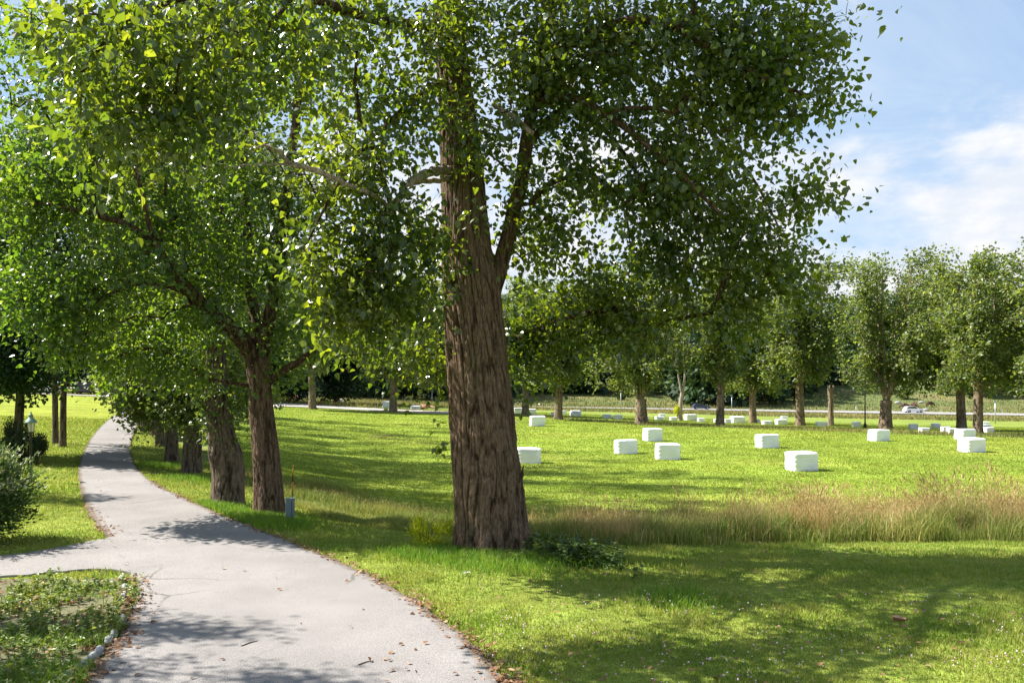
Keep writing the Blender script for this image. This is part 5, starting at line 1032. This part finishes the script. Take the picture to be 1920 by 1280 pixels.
# litter along the lane edges
def edge_pts(px, n, sp):
    W_ = np.array(W2(px)); s = rg.random(n) * (len(W_) - 1); i = s.astype(int); f = (s - i)[:, None]; return W_[i] * (1 - f) + W_[i + 1] * f + rg.normal(0, sp, (n, 2))
ER = [(980, 1300), (950, 1280), (875, 1200), (765, 1120), (650, 1062), (540, 1018), (430, 975), (340, 935), (280, 905)]; EI = [(165, 1290), (232, 1180), (258, 1130), (245, 1085)]
P = np.vstack([edge_pts(ER, 1000, .09), edge_pts(EI, 450, .12), edge_pts([(203, 1012), (190, 990), (160, 950)], 160, .1), sample_view(70, 8, 30, 150, 900), sample_view(500, 8.5, 20, 700, 1950)]); litter('leaf_litter', P, .055, M['dry'], 52, 'small dry brown leaves and debris along the lane edges and lawn')
# clover flowers
M['clover'] = plain('pink_clover', (0.55, 0.30, 0.40), .8); M['clover_white'] = plain('white_clover', (0.7, 0.68, 0.62), .8)
def flowers(name, P, mat, label):
    n = len(P); z = gz(P[:, 0], P[:, 1]) + rg.uniform(.05, .1, n); r = rg.uniform(.007, .012, n)[:, None, None]; o = np.array([[1, 0, 0], [0, 1, 0], [-1, 0, 0], [0, -1, 0], [0, 0, 1], [0, 0, -1.]])
    V = (np.c_[P, z][:, None] + o * r).reshape(-1, 3); k = np.arange(n)[:, None] * 6; T = np.vstack([k + np.array(t_) for t_ in ([0, 1, 4], [1, 2, 4], [2, 3, 4], [3, 0, 4], [1, 0, 5], [2, 1, 5], [3, 2, 5], [0, 3, 5])])
    link(name, mesh_np(name, V, [T], mat), None, label, 'flowers', None, 'stuff')
P = sample_view(1100, 8, 12.5, 900, 1960); P = P[(vnoise(P[:, 0] * 1.2, P[:, 1] * 1.2, 61) > .45) & ~inside_road(P[:, 0], P[:, 1])]; flowers('pink_clover_flowers', P[::2], M['clover'], 'small pink clover heads dotted through the near lawn'); flowers('white_clover_flowers', P[1::5], M['clover_white'], 'small white clover heads dotted through the near lawn')
# edging stones
pts = W2([(222, 1090), (226, 1106), (226, 1122)]) + W2([(222, 1168), (214, 1182), (205, 1196), (194, 1210), (178, 1228), (165, 1240), (150, 1252), (132, 1264), (112, 1278)])
nm = ['at the tip of the island', 'second from the tip of the island', 'third from the tip of the island', 'first below the green tuft', 'second of the long run', 'third of the long run', 'at the lower end of the upper run', 'first after the gap of soil', 'second after the gap of soil', 'third after the gap', 'next to last toward the lower edge', 'nearest the bottom edge of the picture']
for k, p in enumerate(pts):
    n_ = pts[min(k + 1, len(pts) - 1)] - pts[max(k - 1, 0)]; o = rock('edging_stone', 'narrow grey edging stone of the planted island, ' + nm[k], (p[0] + .05, p[1], .005), (.125, .042, .065), 60 + k, M['stone_pale'], 'edging stones of the planted island'); o.rotation_euler = (0, 0, math.atan2(n_[1], n_[0])); o['category'] = 'edging stone'
# single fallen things
def curled(name, label, px, py, s, mat, seed, cat='leaf', n=3):
    rg = np.random.default_rng(seed); p = hit(px, py); V_, Q_ = [], []; o = 0; mb = MB()
    for k in range(n):
        u = np.linspace(-1, 1, 7); U, Wd = np.meshgrid(u, u); wd = (1 - U ** 2) ** .5 * .55; x = U * s; y = Wd * wd * s; z = .045 + s * (.55 * Wd ** 2 * wd + .25 * U ** 2) + k * .015; a = rg.uniform(0, 6.28); c, s_ = math.cos(a), math.sin(a)
        V = np.c_[(x * c - y * s_).ravel() + rg.normal(0, s * .5), (x * s_ + y * c).ravel() + rg.normal(0, s * .4), z.ravel()]; i = np.arange(6)[:, None] * 7; j = np.arange(6)[None]; mb.add(V, np.stack([i + j, i + j + 1, i + j + 8, i + j + 7], -1).reshape(-1, 4))
    return mb.build(name, mat, None, True, label=label, cat=cat, loc=p)
M['paper'] = plain('pale_paper', (0.72, 0.68, 0.62), .8); M['drybig'] = plain('curled_brown_leaf', (0.42, 0.25, 0.14), .7, 0, .3, 14)
curled('fallen_leaf', 'large curled brown fallen leaf lying on the right lawn', 1682, 1173, .10, M['drybig'], 1, n=3); curled('fallen_leaf', 'pale pinkish fallen leaf standing in the lawn right of the trunk', 1325, 1132, .06, M['drybig'], 2, n=1)
curled('paper_scrap', 'small crumpled white paper scrap in the grass before the big trunk', 878, 1081, .05, M['paper'], 3, 'litter', 2); curled('fallen_leaf', 'brown fallen leaf alone on the asphalt of the lane', 420, 1073, .04, M['drybig'], 4, n=1)
curled('fallen_leaf', 'brown curled leaf at the lane edge in the bottom corner of the lawn', 965, 1268, .05, M['drybig'], 6, n=2)
for (a, b, lab) in [((452, 1219), (484, 1208), 'short dark twig lying on the asphalt near the bottom shadow'), ((672, 1254), (700, 1246), 'thin twig lying on the asphalt at the bottom, further right')]:
    p, q_ = hit(*a), hit(*b); mb = MB(); mb.tube([[0, 0, .046], (q_ - p) * .5 + [0, .02, .05], (q_ - p) + [0, 0, .045]], [.007, .006, .003], 5); mb.build('twig', M['twig'], None, True, label=lab, cat='twig', loc=p)
